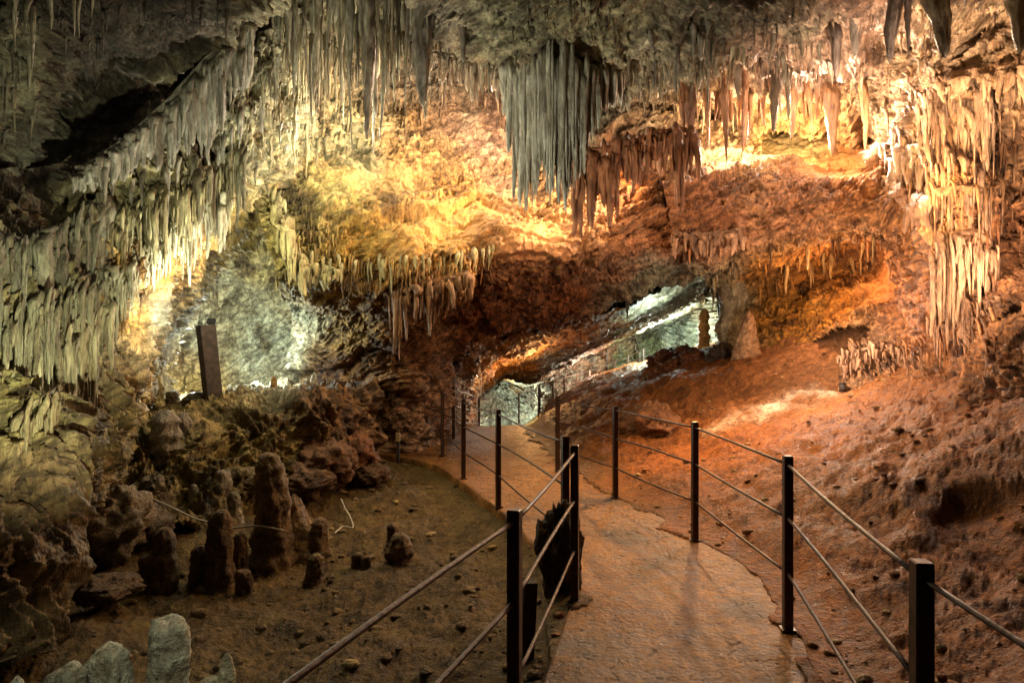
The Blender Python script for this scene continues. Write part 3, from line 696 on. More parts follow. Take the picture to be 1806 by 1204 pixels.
curtain("fringe of yellowish drips under the ceiling edge right of the grey curtain", [(1098,160),(1150,112),(1205,92),(1290,66),(1330,52)], [30,62,70,56,40], 40, (8,15), [8.0,7.8,7.8,8.0,8.2], (.40,.35,.24), .5, 0, 4, 6, .8, 0)
curtain("short fringe of pinkish drips between the top cluster and the grey curtain", [(762,92),(800,96),(850,106),(890,140),(905,200)], [60,70,60,55,60], 30, (8,14), [8.6,8.6,8.4,8.2,8.4], (.46,.36,.26), .5, 0, 5, 6, .8, 0)
LW = "flowstone_curtain"
curtain("pale curtain tier below the pleated drapery next to the dark hollow", [(190,400),(240,360),(300,330),(360,300),(420,262)], [90,105,120,120,105], 68, (6,11), None, None, .45, 0, 6, 24, 2.2, .04, False, .36)
curtain("tall olive grey curtain of columns at the left edge of the cave", [(-30,415),(30,425),(80,415),(130,385),(185,345)], [180,195,225,285,240], 55, (10,21), None, (.24,.235,.17), .4, 0, 7, 24, 2.2, .04, False, .36)
curtain("bright scalloped curtain tier above the bright left edge band", [(205,500),(245,448),(290,410),(350,372),(400,330)], [90,90,90,84,84], 63, (5,10), None, (.56,.54,.38), .5, 0, 8, 24, 2.2, .04, False, .36)
curtain("middle tier of khaki curtains on the lower left wall", [(-20,560),(40,540),(90,520),(140,495),(195,470)], [165,165,165,165,135], 59, (7,15), None, (.34,.33,.22), .5, 0, 9, 24, 2.2, .04, False, .36)
curtain("pale yellow ragged curtains at mid height near the left edge band", [(0,650),(50,620),(100,590),(150,560),(190,530)], [165,180,180,165,120], 63, (6,13), None, (.50,.47,.30), .5, 0, 10, 24, 2.2, .04, False, .36)
curtain("lowest olive brown curtains hanging above the stalagmites at far left", [(-20,740),(40,720),(80,700),(120,670),(160,640)], [180,195,180,150,120], 50, (7,14), None, (.36,.31,.17), .5, 0, 11, 24, 2.2, .04, False, .36)
curtain("golden brown dripping curtain over the alcove floor beside the bright band", [(182,690),(205,668),(235,672),(250,690)], [60,90,70,40], 14, (9,16), [7.6,7.7,7.9,8.0], (.50,.36,.14), .5, 0, 12, 5, 1.0, 0)
curtain("top tier of the dripping orange column on the right wall", [(1640,160),(1680,140),(1720,138),(1760,150)], [140,177,177,140], 40, (7,13), None, (.54,.34,.20), .4, 0, 13, 24, 2.2, .03, False, .5)
curtain("second tier of the dripping orange column below the top one", [(1645,290),(1680,270),(1720,275),(1756,290)], [131,177,177,121], 36, (7,12), None, (.52,.31,.18), .45, 0, 14, 24, 2.2, .03, False, .5)
curtain("third tier of the dripping orange column at its narrow waist", [(1655,420),(1690,410),(1725,415),(1752,430)], [112,150,150,102], 32, (6,11), None, (.50,.29,.16), .45, 0, 15, 24, 2.2, .03, False, .5)
curtain("base tier of the dripping orange column spreading on the slope", [(1650,530),(1690,525),(1730,530),(1770,540)], [75,93,93,75], 32, (6,12), None, (.48,.26,.14), .5, 0, 16, 24, 2.2, .03, False, .5)
curtain("bright tan row of fat drips left of the orange column", [(1545,255),(1580,262),(1615,262),(1650,258)], [44,56,60,56], 18, (12,22), None, (.60,.42,.27), .5, 0, 17, 12, .8)
curtain("orange fringe of drips along the ceiling edge above the right wall", [(1655,150),(1710,128),(1760,125),(1815,110),(1870,100)], [50,60,60,60,60], 26, (10,18), None, (.58,.36,.19), .5, 0, 18, 9, .8, .18)
curtain("brown dripping curtain where shelf and right wall meet", [(1585,330),(1610,345),(1640,355)], [50,80,70], 10, (14,24), None, (.42,.24,.14), .4, 0, 19, 8, 1)
curtain("ochre wavy curtain below the second lip of the middle rock", [(690,520),(730,505),(780,492),(830,480)], [80,70,50,30], 24, (7,12), None, (.27,.14,.055), .5, 0, 20, 7, .8)
curtain("yellow green curtain of long drips on the left end of the middle rock", [(484,330),(496,380),(515,430),(545,462),(590,478)], [110,110,80,50,34], 34, (8,15), None, (.46,.42,.20), .5, 0, 21, 8, 1)
curtain("row of rusty drips hanging under the left part of the shelf", [(1185,410),(1225,415),(1270,412),(1310,405)], [40,50,44,30], 20, (9,16), None, (.36,.20,.11), .5, 0, 22, 8, .8)
curtain("pink white cascade of drips at the lamp on the slope", [(1480,628),(1530,612),(1590,606),(1640,612)], [24,34,34,28], 40, (5,9), [9.75,9.5,9.25,9.0], (.48, .28, .17), .5, 0, 23, 16, 1.2)

# big single stalactites
BIG = [
 (465,-30,236,30,7.6,"long dark grey stalactite beside the pleated drapery at upper left",(.26,.24,.19)),
 (648,-40,240,32,7.7,"longest dark brown stalactite in the dense top cluster left of centre",(.24,.20,.15)),
 (752,-40,190,50,7.6,"thickest dark brown stalactite on the right edge of the top cluster",(.20,.17,.13)),
 (816,-40,114,26,7.2,"dark brown stalactite hanging alone right of the top cluster",(.20,.17,.13)),
 (660,170,288,12,8.6,"thin grey stalactite in front of the pale yellow rock",(.34,.33,.27)),
 (612,-30,150,20,7.7,"grey stalactite with a blunt tip inside the top cluster",(.30,.27,.2)),
 (560,-30,180,22,7.8,"pale khaki stalactite left in the top cluster",(.38,.35,.25)),
 (715,-30,110,18,7.9,"short brown stalactite left of the thickest one",(.26,.22,.17)),
 (1590,-30,106,37,6.6,"grey stalactite with a twin hanging at the top right",(.26,.21,.18)),
 (1609,-30,95,20,6.5,"slim dark twin of the grey stalactite at the top right",(.16,.12,.1)),
 (1645,-40,108,55,6.2,"broad olive brown stalactite with a split down its front",(.26,.21,.13)),
 (1786,-40,96,49,5.8,"slanting olive stalactite at the far top right",(.30,.24,.13)),
 (1476,62,142,24,8.0,"dark stubby stalactite against the streaked pink ceiling",(.18,.14,.12)),
 (1512,15,106,28,7.8,"grey frayed stalactite above the streaked pink ceiling",(.26,.23,.2)),
 (1372,115,236,26,9.4,"dark stalactite hanging above the brightest alcove",(.17,.13,.09)),
 (1393,120,196,16,9.6,"short dark companion right above the brightest alcove",(.19,.15,.1)),
 (1471,165,273,30,10.4,"heavy rusty brown stalactite at the right edge of the bright alcove",(.26,.14,.07)),
 (1276,180,290,18,9.8,"slender rusty stalactite left of the bright alcove",(.34,.18,.09)),
 (1316,185,281,13,10.2,"thin red brown stalactite over the left side of bright alcove",(.30,.15,.08)),
 (1221,165,302,22,9.2,"dark brown stalactite dropping past the left of the shelf",(.24,.13,.08)),
 (1206,150,288,16,9.3,"slim brown stalactite at the left end of the shelf",(.28,.15,.09)),
 (1302,130,182,18,9.2,"stubby grey brown stalactite under the fringed ceiling",(.26,.2,.15)),
 (1245,455,516,10,12.4,"small dark stalactite in the mouth of the far chamber",(.10,.09,.07)),
 (1527,225,288,17,10.0,"stubby orange stalactite left of the dripping wall",(.5,.27,.12)),
 (1107,540,566,8,14.5,"tiny dark stalactite over the far green chamber",(.10,.09,.06)),
]
for px, py, tip, wp_, d, lab, col in BIG:
    stalactite(px, py, tip, wp_, d, lab, None, col, blunt_prof if wp_ > 20 else hang_prof, .32, .22)

def inside(poly, x, y):
    c = False; n = len(poly)
    for i in range(n):
        x1, y1 = poly[i]; x2, y2 = poly[(i + 1) % n]
        if (y1 > y) != (y2 > y) and x < (x2 - x1) * (y - y1) / (y2 - y1) + x1: c = not c
    return c
def scatter(poly, n):
    xs = [p[0] for p in poly]; ys = [p[1] for p in poly]; out = []
    while len(out) < n:
        x, y = random.uniform(min(xs), max(xs)), random.uniform(min(ys), max(ys))
        if inside(poly, x, y): out.append((x, y))
    return out
def along(line, n, jit=6):
    K = smooth_line(line, 200); out = []
    for k in range(n):
        q = K[int((k + random.random()) / n * 199)]; out.append((q[0] + random.uniform(-jit, jit), q[1] + random.uniform(-jit, jit)))
    return out

CLUSTERS = [
 # label, group, points, length px range, width px range, colour or None, depth or None
 ("pale khaki stalactite in the dense cluster at the top left of centre", "stalactites of the dense top cluster", scatter([(440,-30),(790,-30),(780,40),(640,90),(520,110),(450,140)], 78), (60,190), (8,19), (.40,.37,.27), (7.2,9.6)),
 ("yellowish drip on the left lip of the middle rock mass", "drips along the lip of the middle rock", along([(486,345),(498,400),(512,445),(560,468),(640,470),(720,470),(800,462),(880,448)], 44, 8), (18,46), (5,10), (.46,.42,.22), None),
 ("orange brown drip hanging below the second lip above the dark flank", "drips below the second lip", scatter([(700,500),(810,480),(800,520),(760,545),(700,550)], 14), (26,60), (5,9), (.28,.16,.065), None),
 ("rusty stalactite in the row above the bright right alcove", "row of rusty stalactites above the bright alcove", along([(1225,190),(1290,185),(1350,178),(1410,176),(1460,172)], 24, 6), (26,70), (7,13), (.38,.19,.09), (10.2,11.4)),
 ("tan drip on the dripping orange wall at the right", "drips of the right wall", scatter([(1560,220),(1660,180),(1800,130),(1800,260),(1700,300),(1580,290)], 26), (30,80), (8,16), (.54,.34,.19), None),
 ("grey pencil stalactite under the top right ceiling", "stalactites of the top right ceiling", scatter([(1120,60),(1330,40),(1480,70),(1440,120),(1300,130),(1130,130)], 20), (30,80), (8,14), (.28,.25,.19), None),
 ("grey drip at the lower edge of the pleated drapery", "drips under the pleated drapery", along([(170,335),(235,335),(325,300),(385,250),(430,190)], 18, 10), (30,80), (7,12), (.36,.34,.27), None),
 ("grey stalactite at the upper left corner ceiling", "stalactites of the upper left corner", scatter([(10,-20),(200,-20),(190,15),(100,20),(10,120)], 12), (40,90), (7,12), (.30,.27,.2), None),
 ("yellow drip under the slot of the right shelf", "drips under the right shelf", scatter([(1360,445),(1560,420),(1550,460),(1400,490)], 16), (18,42), (6,9), (.48,.30,.12), None),
]
for lab, grp, pts, Lr, Wr, col, dr in CLUSTERS:
    for x, y in pts:
        ln = Lr[0] * .7 + (Lr[1] * 1.15 - Lr[0] * .7) * random.random() ** 1.8
        kf = random.uniform(.7, 1.2); cc = None if col is None else tuple(c * kf for c in col)
        stalactite(x, y, y + ln, random.uniform(*Wr), None if dr is None else random.uniform(*dr), lab, grp,  cc, hang_prof if random.random() < .7 else straw_prof, .25, .5, .1 if dr is None else .35)

# countless small drips: one object
def drip_mass(name, label, specs):
    VV, QQ, CC, base = [], [], [], 0
    na_, nz = 7, 9
    t = np.linspace(0, 1, nz); a = np.linspace(0, 2 * np.pi, na_, endpoint=False)
    T, A_ = np.meshgrid(t, a, indexing='ij'); Q = grid_quads(nz, na_, True)
    for poly, n, Lr, Wr, *dr in specs:
        pts = scatter(poly, n)
        P3, LL, RR = [], [], []
        for x, y in pts:
            d = hit(x, y) if not dr else random.uniform(*dr[0])
            if d is None: continue
            P3.append(P(x, y, d - .01)); u_ = random.random() ** 2; LL.append((Lr[0] * .6 + (Lr[1] - Lr[0] * .6) * u_) / F * d); RR.append((Wr[0] * .8 + (Wr[1] - Wr[0] * .8) * (.6 * u_ + .4 * random.random())) / F * d / 2)
        if not P3: continue
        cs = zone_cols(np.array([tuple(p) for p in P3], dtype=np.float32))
        for p, L, R, c in zip(P3, LL, RR, cs):
            ph = random.uniform(0, 6)
            r = R * hang_prof(T) * (1 + .22 * np.sin(T * 11 + ph + 2 * np.cos(A_)))
            V = np.stack([p[0] + r * np.cos(A_) + .4 * R * np.sin(T * 3 + ph), p[1] + r * np.sin(A_) + 3.0 * R * np.clip(1 - T / .3, 0, 1) ** 2, p[2] + .3 * L - T * L * 1.3], -1).reshape(-1, 3)
            VV.append(V); QQ.append(Q + base); base += len(V); CC.append(np.tile(np.clip(c * random.uniform(.85, 1.25), 0, .85), (len(V), 1)))
    o = mesh_np(name, np.concatenate(VV), np.concatenate(QQ), M_FLOW, None, np.concatenate(CC))
    return tag(o, label, "dripstone", None, "stuff")

drip_mass("small_drips", "countless small stone drips and straws covering walls and ceiling of the cave", [
 ([(430,-40),(800,-40),(790,60),(640,110),(470,150)], 300, (40,150), (4,9), (7.4,9.6)),
 ([(400,60),(800,60),(790,200),(640,260),(470,280),(390,240)], 320, (16,60), (4,9)),
 ([(190,300),(420,230),(480,330),(340,420),(200,420)], 70, (12,36), (5,10)),
 ([(0,380),(200,400),(330,400),(180,640),(110,760),(0,760)], 110, (16,55), (5,11)),
 ([(60,-20),(430,-20),(400,60),(120,90)], 60, (14,60), (4,8)),
 ([(840,-10),(1120,-10),(1100,110),(900,120)], 90, (10,36), (4,8)),
 ([(1300,20),(1800,10),(1800,110),(1500,150),(1320,120)], 120, (10,40), (4,8)),
 ([(0,0),(70,0),(60,350),(0,350)], 40, (25,80), (5,10)),
 ([(480,340),(530,330),(640,460),(860,440),(860,480),(640,510),(500,480)], 330, (12,36), (3,6)),
 ([(680,500),(830,480),(800,560),(690,570)], 90, (14,44), (3,6)),
 ([(760,90),(900,120),(900,260),(860,200),(780,170)], 120, (20,60), (4,8)),
 ([(1100,100),(1330,60),(1480,80),(1440,190),(1230,210),(1110,190)], 220, (14,50), (4,9)),
 ([(1540,180),(1660,120),(1806,80),(1806,420),(1700,420),(1640,340),(1560,320)], 380, (14,55), (4,10)),
 ([(1640,330),(1760,330),(1760,620),(1660,620)], 130, (20,80), (4,8)),
 ([(1320,440),(1600,400),(1600,470),(1400,540),(1340,540)], 130, (12,36), (4,7)),
 ([(1180,400),(1300,400),(1300,440),(1180,440)], 40, (14,40), (4,8)),
 ([(1480,600),(1640,600),(1640,660),(1480,660)], 110, (10,36), (4,8)),
 ([(1250,450),(1300,450),(1310,560),(1260,560)], 40, (14,40), (4,9)),
])

# stalagmites
def mite_prof(T):
    return (1.08 - .34 * T + .95 * np.exp(-T * 9)) * (1 + .045 * np.sin(T * 38 + 3 * np.sin(T * 7))) * np.where(T > .8, np.sqrt(np.clip(1 - ((T - .8) / .2) ** 2, 0.02, 1)), 1)
def stub_prof(T):
    return (1.2 - .28 * T + .35 * np.exp(-T * 10)) * np.where(T > .86, np.sqrt(np.clip(1 - ((T - .86) / .14) ** 2, 0.004, 1)), 1)
def cone_prof(T):
    return np.clip(1.5 * (1 - T) ** .8 + .12, 0, 2) * np.where(T > .95, .6, 1)
def stalagmite(px, base, topy, wpx, d, label, col, prof=mite_prof, ribs=0, lump=.20, bend=.16, group=None, name="stalagmite", cat="stalagmite", tilt=(0, 0), square=0):
    sseed[0] += 1
    a = P(px, base, d); H = (base - topy) / F * d; R = wpx / F * d / 2
    sink = .12
    V, Q, tri = lathe(H + sink, R, max(30, int(H / .02)), 36, prof, lump, bend, sseed[0], ribs)
    # rugged skin
    n = (V / np.maximum(np.linalg.norm(V * [1, 1, 0], axis=1, keepdims=True), .01)) * [1, 1, 0]
    q = (V * (2.2 / max(R, .03)) + sseed[0] * 5).astype(np.float32)
    V = V + n * (R * .10 * (ridged(q, 3, .6) - .3))[:, None]
    if square:      # broken block: flattened faces and a slanting flat top
        an = np.arctan2(V[:, 1], V[:, 0]) + square; k = 1 / np.maximum(np.abs(np.cos(an)), np.abs(np.sin(an))) ** .9
        V[:, :2] *= (k * .88)[:, None]
        top_ = (H + sink) * (.955 + .03 * np.sin(square * 5)) + .35 * V[:, 0] * math.sin(square * 3) + .2 * V[:, 1]
        V[:, 2] = np.where(V[:, 2] > top_, top_ + (V[:, 2] - top_) * .15, V[:, 2])
    o = solid(name, V, Q, tri, a - Vector((0, 0, sink)), M_ROCK, col)
    o.rotation_euler = (tilt[0], tilt[1], 0)
    return tag(o, label, cat, group)

DK = (.16, .098, .044); DK2 = (.19, .12, .055); GR = (.27, .24, .19); PL = (.50, .47, .36)
SM = [
 (485,990,796,62,6.2,"tallest dark stalagmite rising from the left basin floor",DK2,mite_prof,0),
 (524,985,872,56,6.35,"low pale shouldered stalagmite leaning on the tallest one",(.3,.2,.11),cone_prof,0),
 (390,1038,897,46,5.6,"dark rounded stalagmite in the middle of the left basin",DK,mite_prof,0),
 (352,1036,958,34,5.65,"shorter dark stalagmite touching the left side of rounded one",DK,mite_prof,0),
 (419,1020,938,28,5.9,"slim dark stalagmite half hidden behind the rounded one",DK,mite_prof,0),
 (285,1040,930,44,5.5,"dark stalagmite with a bulging left shoulder on the left basin floor",DK,mite_prof,0),
 (264,1042,976,28,5.45,"stub attached at the left of the bulging dark stalagmite",DK,stub_prof,0),
 (433,1038,1002,26,5.5,"tiny dark stub right of the rounded stalagmite",DK,stub_prof,0),
 (566,980,912,34,6.35,"small conical stalagmite right of the tallest one",(.24,.16,.08),mite_prof,0),
 (554,1030,976,32,5.7,"small rounded stalagmite in front of the conical one",(.2,.14,.07),mite_prof,0),
 (628,998,972,18,6.0,"first of two tiny stubs standing between cone and stacked stalagmite",DK2,stub_prof,0),
 (645,1002,978,16,5.95,"second of two tiny stubs standing near the stacked stalagmite",DK2,stub_prof,0),
 (706,1002,940,46,5.9,"squat stacked stalagmite with two knobs near the bank",DK2,mite_prof,2),
 (694,950,922,22,6.0,"upper left knob of the squat stacked stalagmite",DK2,mite_prof,0),
 (300,880,722,46,7.3,"tall ribbed broken column standing on the left ledge",GR,stub_prof,7),
 (322,860,726,26,7.5,"narrow ribbed column beside the tall broken one",GR,stub_prof,6),
 (388,880,828,28,7.0,"flat topped broken stump on the ledge slope",GR,stub_prof,2),
 (340,900,853,18,6.9,"thin grey stalagmite between broken column and stump",GR,mite_prof,0),
 (372,890,838,20,7.1,"small grey stalagmite left of the flat topped stump",GR,mite_prof,0),
 (415,900,866,22,7.0,"small grey knob right of the flat topped stump",GR,mite_prof,0),
 (278,740,660,20,8.6,"orange lit stubby pillar on the alcove floor left of the timber post",(.5,.36,.16),stub_prof,3),  # the orange light on it is put into its colour
 (306,735,688,24,8.8,"brown pillar stump beside the orange lit one",(.22,.16,.09),stub_prof,2),
 (346,735,690,46,8.6,"dark lump of rock at the foot of the timber post",(.12,.1,.07),mite_prof,0),
 (551,716,655,20,9.4,"pale pointed stalagmite on the ledge rim",(.52,.5,.4),cone_prof,0),
 (482,712,664,13,9.0,"orange finger stalagmite on the ledge rim",(.55,.34,.12),mite_prof,0),
 (461,712,678,13,8.9,"white finger stalagmite left of the orange one",PL,mite_prof,0),
 (492,712,680,11,8.9,"white stub right of the orange finger stalagmite",PL,mite_prof,0),
 (432,730,710,22,8.6,"low white crust mound on the ledge rim",PL,cone_prof,0),
 (348,738,722,22,8.2,"white broken chip lying left on the ledge rim",PL,cone_prof,0),
 (366,736,716,12,8.2,"small orange white chip upright on the ledge rim",(.55,.42,.25),mite_prof,0),
 (77,870,760,40,5.0,"pale knobbly stalagmite at the foot of the left wall",(.36,.32,.2),mite_prof,3),
 (22,900,822,56,4.5,"wide brown stalagmite at the left edge of the picture",(.28,.2,.11),mite_prof,2),
 (58,1000,880,60,4.5,"dark column stub under the left wall",(.14,.09,.05),stub_prof,0),
 (105,1000,890,44,5.2,"dark pillar between left wall and big boulder",(.15,.1,.06),stub_prof,0),
 (1320,640,548,34,12.2,"leaning tan flowstone figure at the foot of the right shelf",(.42,.26,.15),cone_prof,0),
 (1288,640,470,40,13.2,"grey green pillar joining floor and roof left of the right shelf",(.28,.26,.19),stub_prof,3),
 (1240,610,545,16,22,"rusty orange pillar in the far green chamber",(.6,.3,.08),stub_prof,4),
 (300,1420,1064,66,2.9,"tall pale squared stone at the bottom left",(.52,.52,.38),stub_prof,0),
 (196,1420,1134,66,2.75,"pale slanting stone left of the tall squared one",(.50,.50,.36),stub_prof,0),
 (122,1420,1164,62,2.65,"low pale stone at the very bottom left",(.46,.46,.33),stub_prof,0),
 (402,1420,1148,36,3.0,"narrow pale stone right of the tall squared one",(.46,.43,.28),mite_prof,0),
 (365,1420,1190,50,2.95,"low pale footing stone between tall and narrow stones",(.42,.39,.25),stub_prof,0),
 (20,1440,1194,40,2.6,"pale stone tip in the bottom left corner",(.44,.44,.34),mite_prof,0),
]
for px, b_, t_, w_, d, lab, col, pr, rb in SM:
    stalagmite(px, b_, t_, w_, d, lab, col, pr, rb, square=(.2 + (px % 7) * .13) if b_ == 1420 and pr is stub_prof else 0)

# boulders
def boulder(px, py, wpx, hpx, d, label, col, seed, rough=.35, dep=None, name="boulder", cat="boulder", sharp=1.0):
    n, m = 44, 64
    th = np.linspace(0, np.pi, n); ph = np.linspace(0, 2 * np.pi, m, endpoint=False)
    T, A_ = np.meshgrid(th, ph, indexing='ij')
    dirs = np.stack([np.sin(T) * np.cos(A_), np.sin(T) * np.sin(A_), np.cos(T)], -1).reshape(-1, 3)
    q = (dirs * 1.3 + seed * 4.1).astype(np.float32)
    r = 1 + rough * fbm(q, 3, .55) + .12 * sharp * (ridged(q * 2.6, 3, .6) - .3) + .03 * ridged(q * 8, 2)
    sx = wpx / F * d / 2; sz = hpx / F * d / 2; sy = dep or sx
    V = dirs * r[:, None] * [sx, sy, sz]
    Q = grid_quads(n, m, True)
    o = solid(name, V, Q, np.zeros((0, 4), int), P(px, py, d), M_ROCK, col, None, True)
    return tag(o, label, cat)
BO = [
 (188,925,130,130,5.8,"big grey boulder with a knob in front of the left ledge",(.30,.24,.17),1),
 (150,862,34,40,5.7,"small knob of rock sitting on the big grey boulder",(.2,.14,.09),2),
 (269,857,36,34,6.6,"round ball of stone on the slope behind the big boulder",(.2,.17,.12),3),
 (255,925,80,70,6.2,"dark wedge of rock right of the big boulder",(.14,.11,.08),4),
 (987,985,66,165,4.62,"dark mossy upright stone beside the corner railing post",(.085,.06,.028),5),
 (1150,752,92,72,10.4,"reddish rock lying on the slope behind the right railing",(.30,.14,.06),6),
 (1272,628,46,40,13.0,"black boulder under the pillar at the far end of slope",(.05,.035,.025),7),
 (1185,640,70,44,15.0,"red brown rubble heap left of the black boulder",(.2,.08,.035),8),
 (1215,632,50,36,14.6,"jagged red rock between rubble heap and black boulder",(.18,.08,.04),9),
 (1160,690,60,50,13.5,"dark red hollowed rock on the slope near the stairs",(.14,.06,.03),10),
 (1505,738,70,12,8.3,"flat pale slab lying on the lit clay slope",(.42,.28,.14),21),
 (1560,734,80,12,8.2,"second flat pale slab right of the first on the slope",(.40,.27,.13),22),
 (1195,655,70,44,14.0,"red lump of rubble nearest the stairs",(.24,.09,.035),23),
 (1225,640,46,34,13.6,"small dark red lump among the rubble",(.16,.06,.028),24),
 (580,815,100,70,8.4,"brown boulder at the foot of the dark flank",(.2,.1,.045),11),
 (630,800,60,56,8.9,"reddish boulder right of the brown one",(.26,.11,.045),12),
 (545,850,90,50,8.0,"low brown slab below the ledge",(.16,.09,.045),13),
 (655,838,60,40,8.8,"flat dark stone at the edge of the side path",(.14,.075,.035),14),
 (188,1040,90,40,5.0,"low dark slab on the left basin floor",(.15,.1,.055),15),
 (420,850,100,60,7.4,"mossy bulge hanging over the dark hollow",(.2,.16,.075),16),
 (600,770,80,90,9.4,"cracked brown block under the ledge end",(.2,.09,.035),17),
 (215,690,90,110,8.2,"yellow brown rounded rock behind the bright edge of left wall",(.40,.28,.12),18),
]
for b_ in BO: boulder(*b_)

# ------------------------------------------------------------------ railings
def box_mesh(name, sx, sy, sz, mat, parent, loc=(0, 0, 0), rot=(0, 0, 0), bev=.004):
    import bmesh
    bm = bmesh.new(); bmesh.ops.create_cube(bm, size=1)
    for v in bm.verts: v.co = Vector((v.co.x * sx, v.co.y * sy, (v.co.z + .5) * sz))
    bmesh.ops.bevel(bm, geom=bm.edges[:], offset=bev, segments=1, affect='EDGES')
    me = bpy.data.meshes.new(name); bm.to_mesh(me); bm.free(); me.materials.append(mat)
    o = bpy.data.objects.new(name, me); C.objects.link(o); o.location = loc; o.rotation_euler = rot; o.parent = parent
    return o

def tube(name, pts, r, mat, parent=None, na_=10, origin=Vector((0, 0, 0))):
    pts = [Vector(p) - origin for p in pts]; V = []; n = len(pts)
    for i, p in enumerate(pts):
        t = (pts[min(i + 1, n - 1)] - pts[max(i - 1, 0)]).normalized()
        u = t.cross(Vector((0, 0, 1))); u = u.normalized() if u.length > 1e-4 else Vector((1, 0, 0)); w_ = t.cross(u)
        for k in range(na_):
            a = 2 * math.pi * k / na_; V.append(p + u * (math.cos(a) * r) + w_ * (math.sin(a) * r))
    Fc = [(i * na_ + k, i * na_ + (k + 1) % na_, (i + 1) * na_ + (k + 1) % na_, (i + 1) * na_ + k) for i in range(n - 1) for k in range(na_)]
    Fc += [tuple(range(na_))[::-1], tuple((n - 1) * na_ + k for k in range(na_))]
    me = bpy.data.meshes.new(name); me.from_pydata([tuple(v) for v in V], [], Fc); me.materials.append(mat)
    for p_ in me.polygons: p_.use_smooth = len(p_.vertices) == 4
    o = bpy.data.objects.new(name, me); C.objects.link(o)
    if parent: o.parent = parent
    return o

def railing(label, runs, r=.0095, pw=.055, hs=(.955, .65, .335), H=1.0, plate=True, wobble=.02, cat="railing"):
    """runs: list of posts (x, y, z, lean); consecutive posts are joined by three bars"""
    o0 = Vector(runs[0][:3]); root = empty("railing", o0); tag(root, label, cat)
    for k, ps in enumerate(runs):
        a = Vector(ps[:3]) - o0; nx = Vector(runs[min(k + 1, len(runs) - 1)][:3]) - Vector(runs[max(k - 1, 0)][:3])
        rz = math.atan2(nx.y, nx.x)
        lean = ps[3] if len(ps) > 3 else 0
        po = box_mesh("post", pw, pw * .9, H + .12, M_STEEL, root, a - Vector((0, 0, .12)), (0, lean, rz if plate else 0))
        if plate:
            bp_ = box_mesh("base_plate", pw * 1.5, pw * 1.5, .012, M_STEEL, po, (0, 0, .125), (0, 0, 0), .002)
    for k in range(len(runs) - 1):
        a, b = Vector(runs[k][:3]), Vector(runs[k + 1][:3])
        for h in hs:
            w1 = random.uniform(-1, 1) * wobble; n = 8
            pts = [a.lerp(b, t / n) + Vector((0, 0, h + w1 * math.sin(math.pi * t / n) - .004)) for t in range(n + 1)]
            tube("rail", pts, r, M_BAR, root, 10, o0)
    return root

railing("near left railing of square dark posts and three rusty bars beside the path edge",
        [(-.62, .85, -.02), (.01, 2.63, -.01), (.40, 4.35, 0)], r=.0088)
railing("left railing continuing from the mossy stone along the far path edge",
        [(.375, 4.82, 0), (-.14, 6.96, 0), (-.605, 8.5, 0), (-1.06, 10.4, 0), (-1.42, 11.3, 0)], r=.0085)
railing("right railing of square dark posts and rusty bars along the right path edge",
        [(1.06, .2, 0), (1.17, 1.95, 0), (1.575, 3.9, 0), (1.54, 5.75, 0), (1.12, 7.4, 0), (.605, 9.05, 0)], r=.0088)
tz = lambda y: float(path_z(y))
railing("small far railing going down into the tunnel on the left",
        [(-1.06, 12.4, -.05), (-.82, 17, -.55), (.22, 22, -.75), (.93, 24, -.62)], r=.012, plate=False)
railing("thin far railing climbing the lit bank towards the stairs",
        [((px - CX) / F * d, d, EYE - (py - HY) / F * d, 0) for px, py, d in [(952,722,25.0),(975,716,25.2),(995,709,25.5),(1018,702,26),(1040,696,26.4),(1062,689,26.8),(1085,678,27.2),(1108,668,27.6),(1135,656,28)]],
        r=.016, pw=.06, plate=False, H=.95, hs=(.92, .62, .32), wobble=.0)

# stairs in the far chamber
st = empty("staircase", P(1118, 664, 29.0)); tag(st, "green lit stone stairs climbing into the far chamber", "stairs")
M_STAIR = rock_mat("stair_stone", (.22, .24, .14), False)
for k in range(11):
    box_mesh("step", 1.3, .34, .15, M_STAIR, st, (-.45 + .0 * k, .28 * k, .16 * k), (0, 0, 0), .02)
for sx in (-1.15, .25):
    tube("handrail", [(sx, .28 * k, .16 * k + 1.0) for k in range(11)], .025, M_STEEL, st)
    for k in (0, 4, 8, 10): box_mesh("baluster", .05, .05, .95, M_STEEL, st, (sx, .28 * k, .16 * k + .1))

# ------------------------------------------------------------------ timber post, stakes, cables, lamp
tp = empty("timber_post", P(378, 722, 8.55)); tag(tp, "leaning square timber post standing on the ledge before the alcove", "wooden post")
bm_ = box_mesh("beam", .19, .17, 1.06, M_WOOD, tp, (0, 0, 0), (0, -.10, .75), .008)
box_mesh("lamp_bracket", .10, .10, .08, M_BLACK, tp, (-.03, -.02, 1.06), (0, .1, .3), .01)
ms = empty("marker_stake", (gp(702, 818, -.1)[0], gp(702, 818, -.1)[1], -.1)); tag(ms, "short marker stake with a pale block at the end of the side path", "marker")
box_mesh("stake", .045, .035, .34, M_WOOD, ms, (0, 0, 0)); box_mesh("block", .065, .05, .13, M_PLATE, ms, (0, 0, .341))
ws = box_mesh("wooden_stake", .075, .05, .62, M_WOOD, None, (.07, 3.75, -.28), (.05, .04, .2)); tag(ws, "short weathered wooden stake just behind the near left post", "stake")
gl = empty("ground_lamp", P(1486, 688, 9.5)); tag(gl, "tiny cylindrical lamp housing standing on the lit clay slope", "lamp")
tube("housing", [(0, 0, -.02), (0, 0, .09)], .045, M_WOOD, gl, 14); tube("cap", [(0, 0, .091), (0, 0, .105)], .05, M_BLACK, gl, 14)
cb = [P(265, 878, 6.45), P(300, 893, 6.35), P(340, 912, 6.3), P(370, 921, 6.1), P(410, 930, 6.0), P(455, 927, 6.0), P(500, 935, 6.0)]
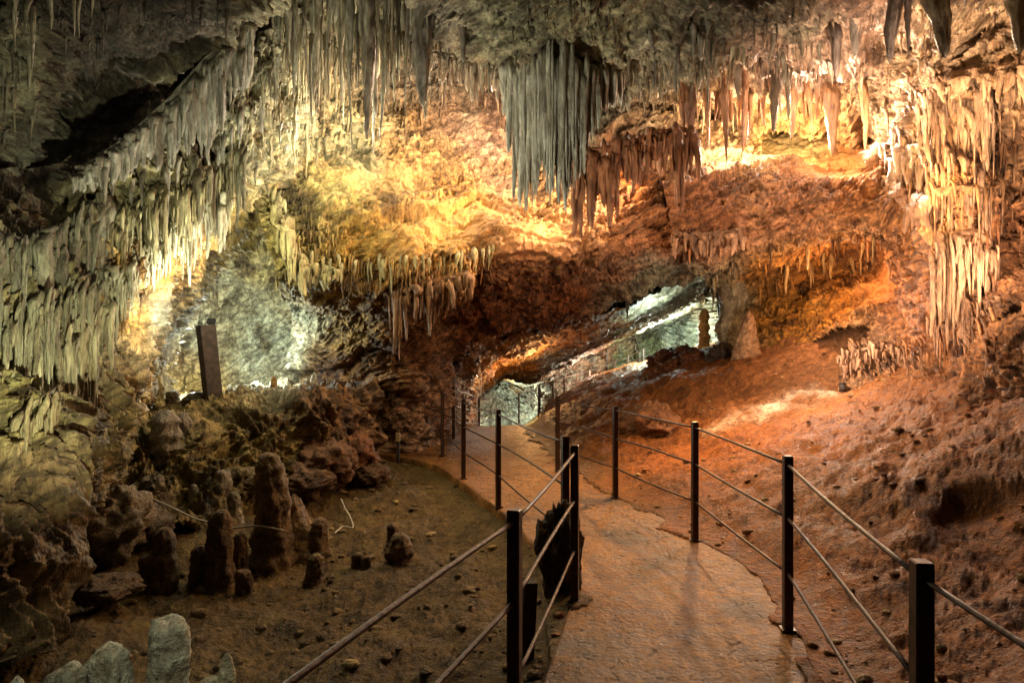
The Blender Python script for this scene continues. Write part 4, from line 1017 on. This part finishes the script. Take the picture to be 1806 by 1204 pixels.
o = tube("cable", [Vector(q) for q in smooth_line(cb, 40)], .008, M_CABLE); tag(o, "pale cable sagging between the stalagmites of the left basin", "cable")
tw = [P(590, 940, 6.7), P(605, 928, 6.9), P(622, 930, 6.9), P(618, 912, 7.1), P(608, 895, 7.3), P(602, 880, 7.4)]
o = tube("wire", [Vector(q) for q in smooth_line(tw, 40)], .007, M_CABLE); tag(o, "short curled pale wire on the dirt right of the stalagmites", "wire")

# small stones on the floor: one object
def stones():
    VV, QQ, CC, base = [], [], [], 0
    n, m = 7, 9
    th = np.linspace(0, np.pi, n); ph = np.linspace(0, 2 * np.pi, m, endpoint=False)
    T, A_ = np.meshgrid(th, ph, indexing='ij'); D0 = np.stack([np.sin(T) * np.cos(A_), np.sin(T) * np.sin(A_), np.cos(T)], -1).reshape(-1, 3)
    Q = grid_quads(n, m, True)[:, ::-1]
    xs, ys = [], []
    while len(xs) < 2600:
        y = 1.6 + 10 * random.random() ** 1.3
        x = random.uniform(-.62, .8) * y
        xs.append(x); ys.append(y)
    xs, ys = np.array(xs), np.array(ys); pd = path_dist(xs, ys); k = pd > .02; xs, ys = xs[k], ys[k]; zs = ground_z(xs, ys)
    for x, y, z in zip(xs, ys, zs):
        r = .006 + .03 * random.random() ** 3.6
        if x < 0: r *= 1.25
        V = D0 * np.array([r * random.uniform(.8, 1.5), r * random.uniform(.8, 1.4), r * random.uniform(.45, .8)])
        V = V * (1 + .25 * np.sin(D0[:, :1] * 3 + x * 50) * np.cos(D0[:, 1:2] * 4 + y * 31))
        a = random.uniform(0, 6); V = V @ np.array([[math.cos(a), math.sin(a), 0], [-math.sin(a), math.cos(a), 0], [0, 0, 1]])
        VV.append(V + [x, y, z + r * .2]); QQ.append(Q + base); base += len(V)
        c = np.array([.2, .14, .06] if x < .2 else [.34, .17, .07]) * random.uniform(.6, 1.5)
        if random.random() < .12: c = np.array([.45, .33, .14])
        CC.append(np.tile(c, (len(V), 1)))
    o = mesh_np("loose_stones", np.concatenate(VV), np.concatenate(QQ), M_ROCK, None, np.concatenate(CC))
    tag(o, "loose pebbles and clods strewn over the cave floor", "pebbles", None, "stuff")
stones()
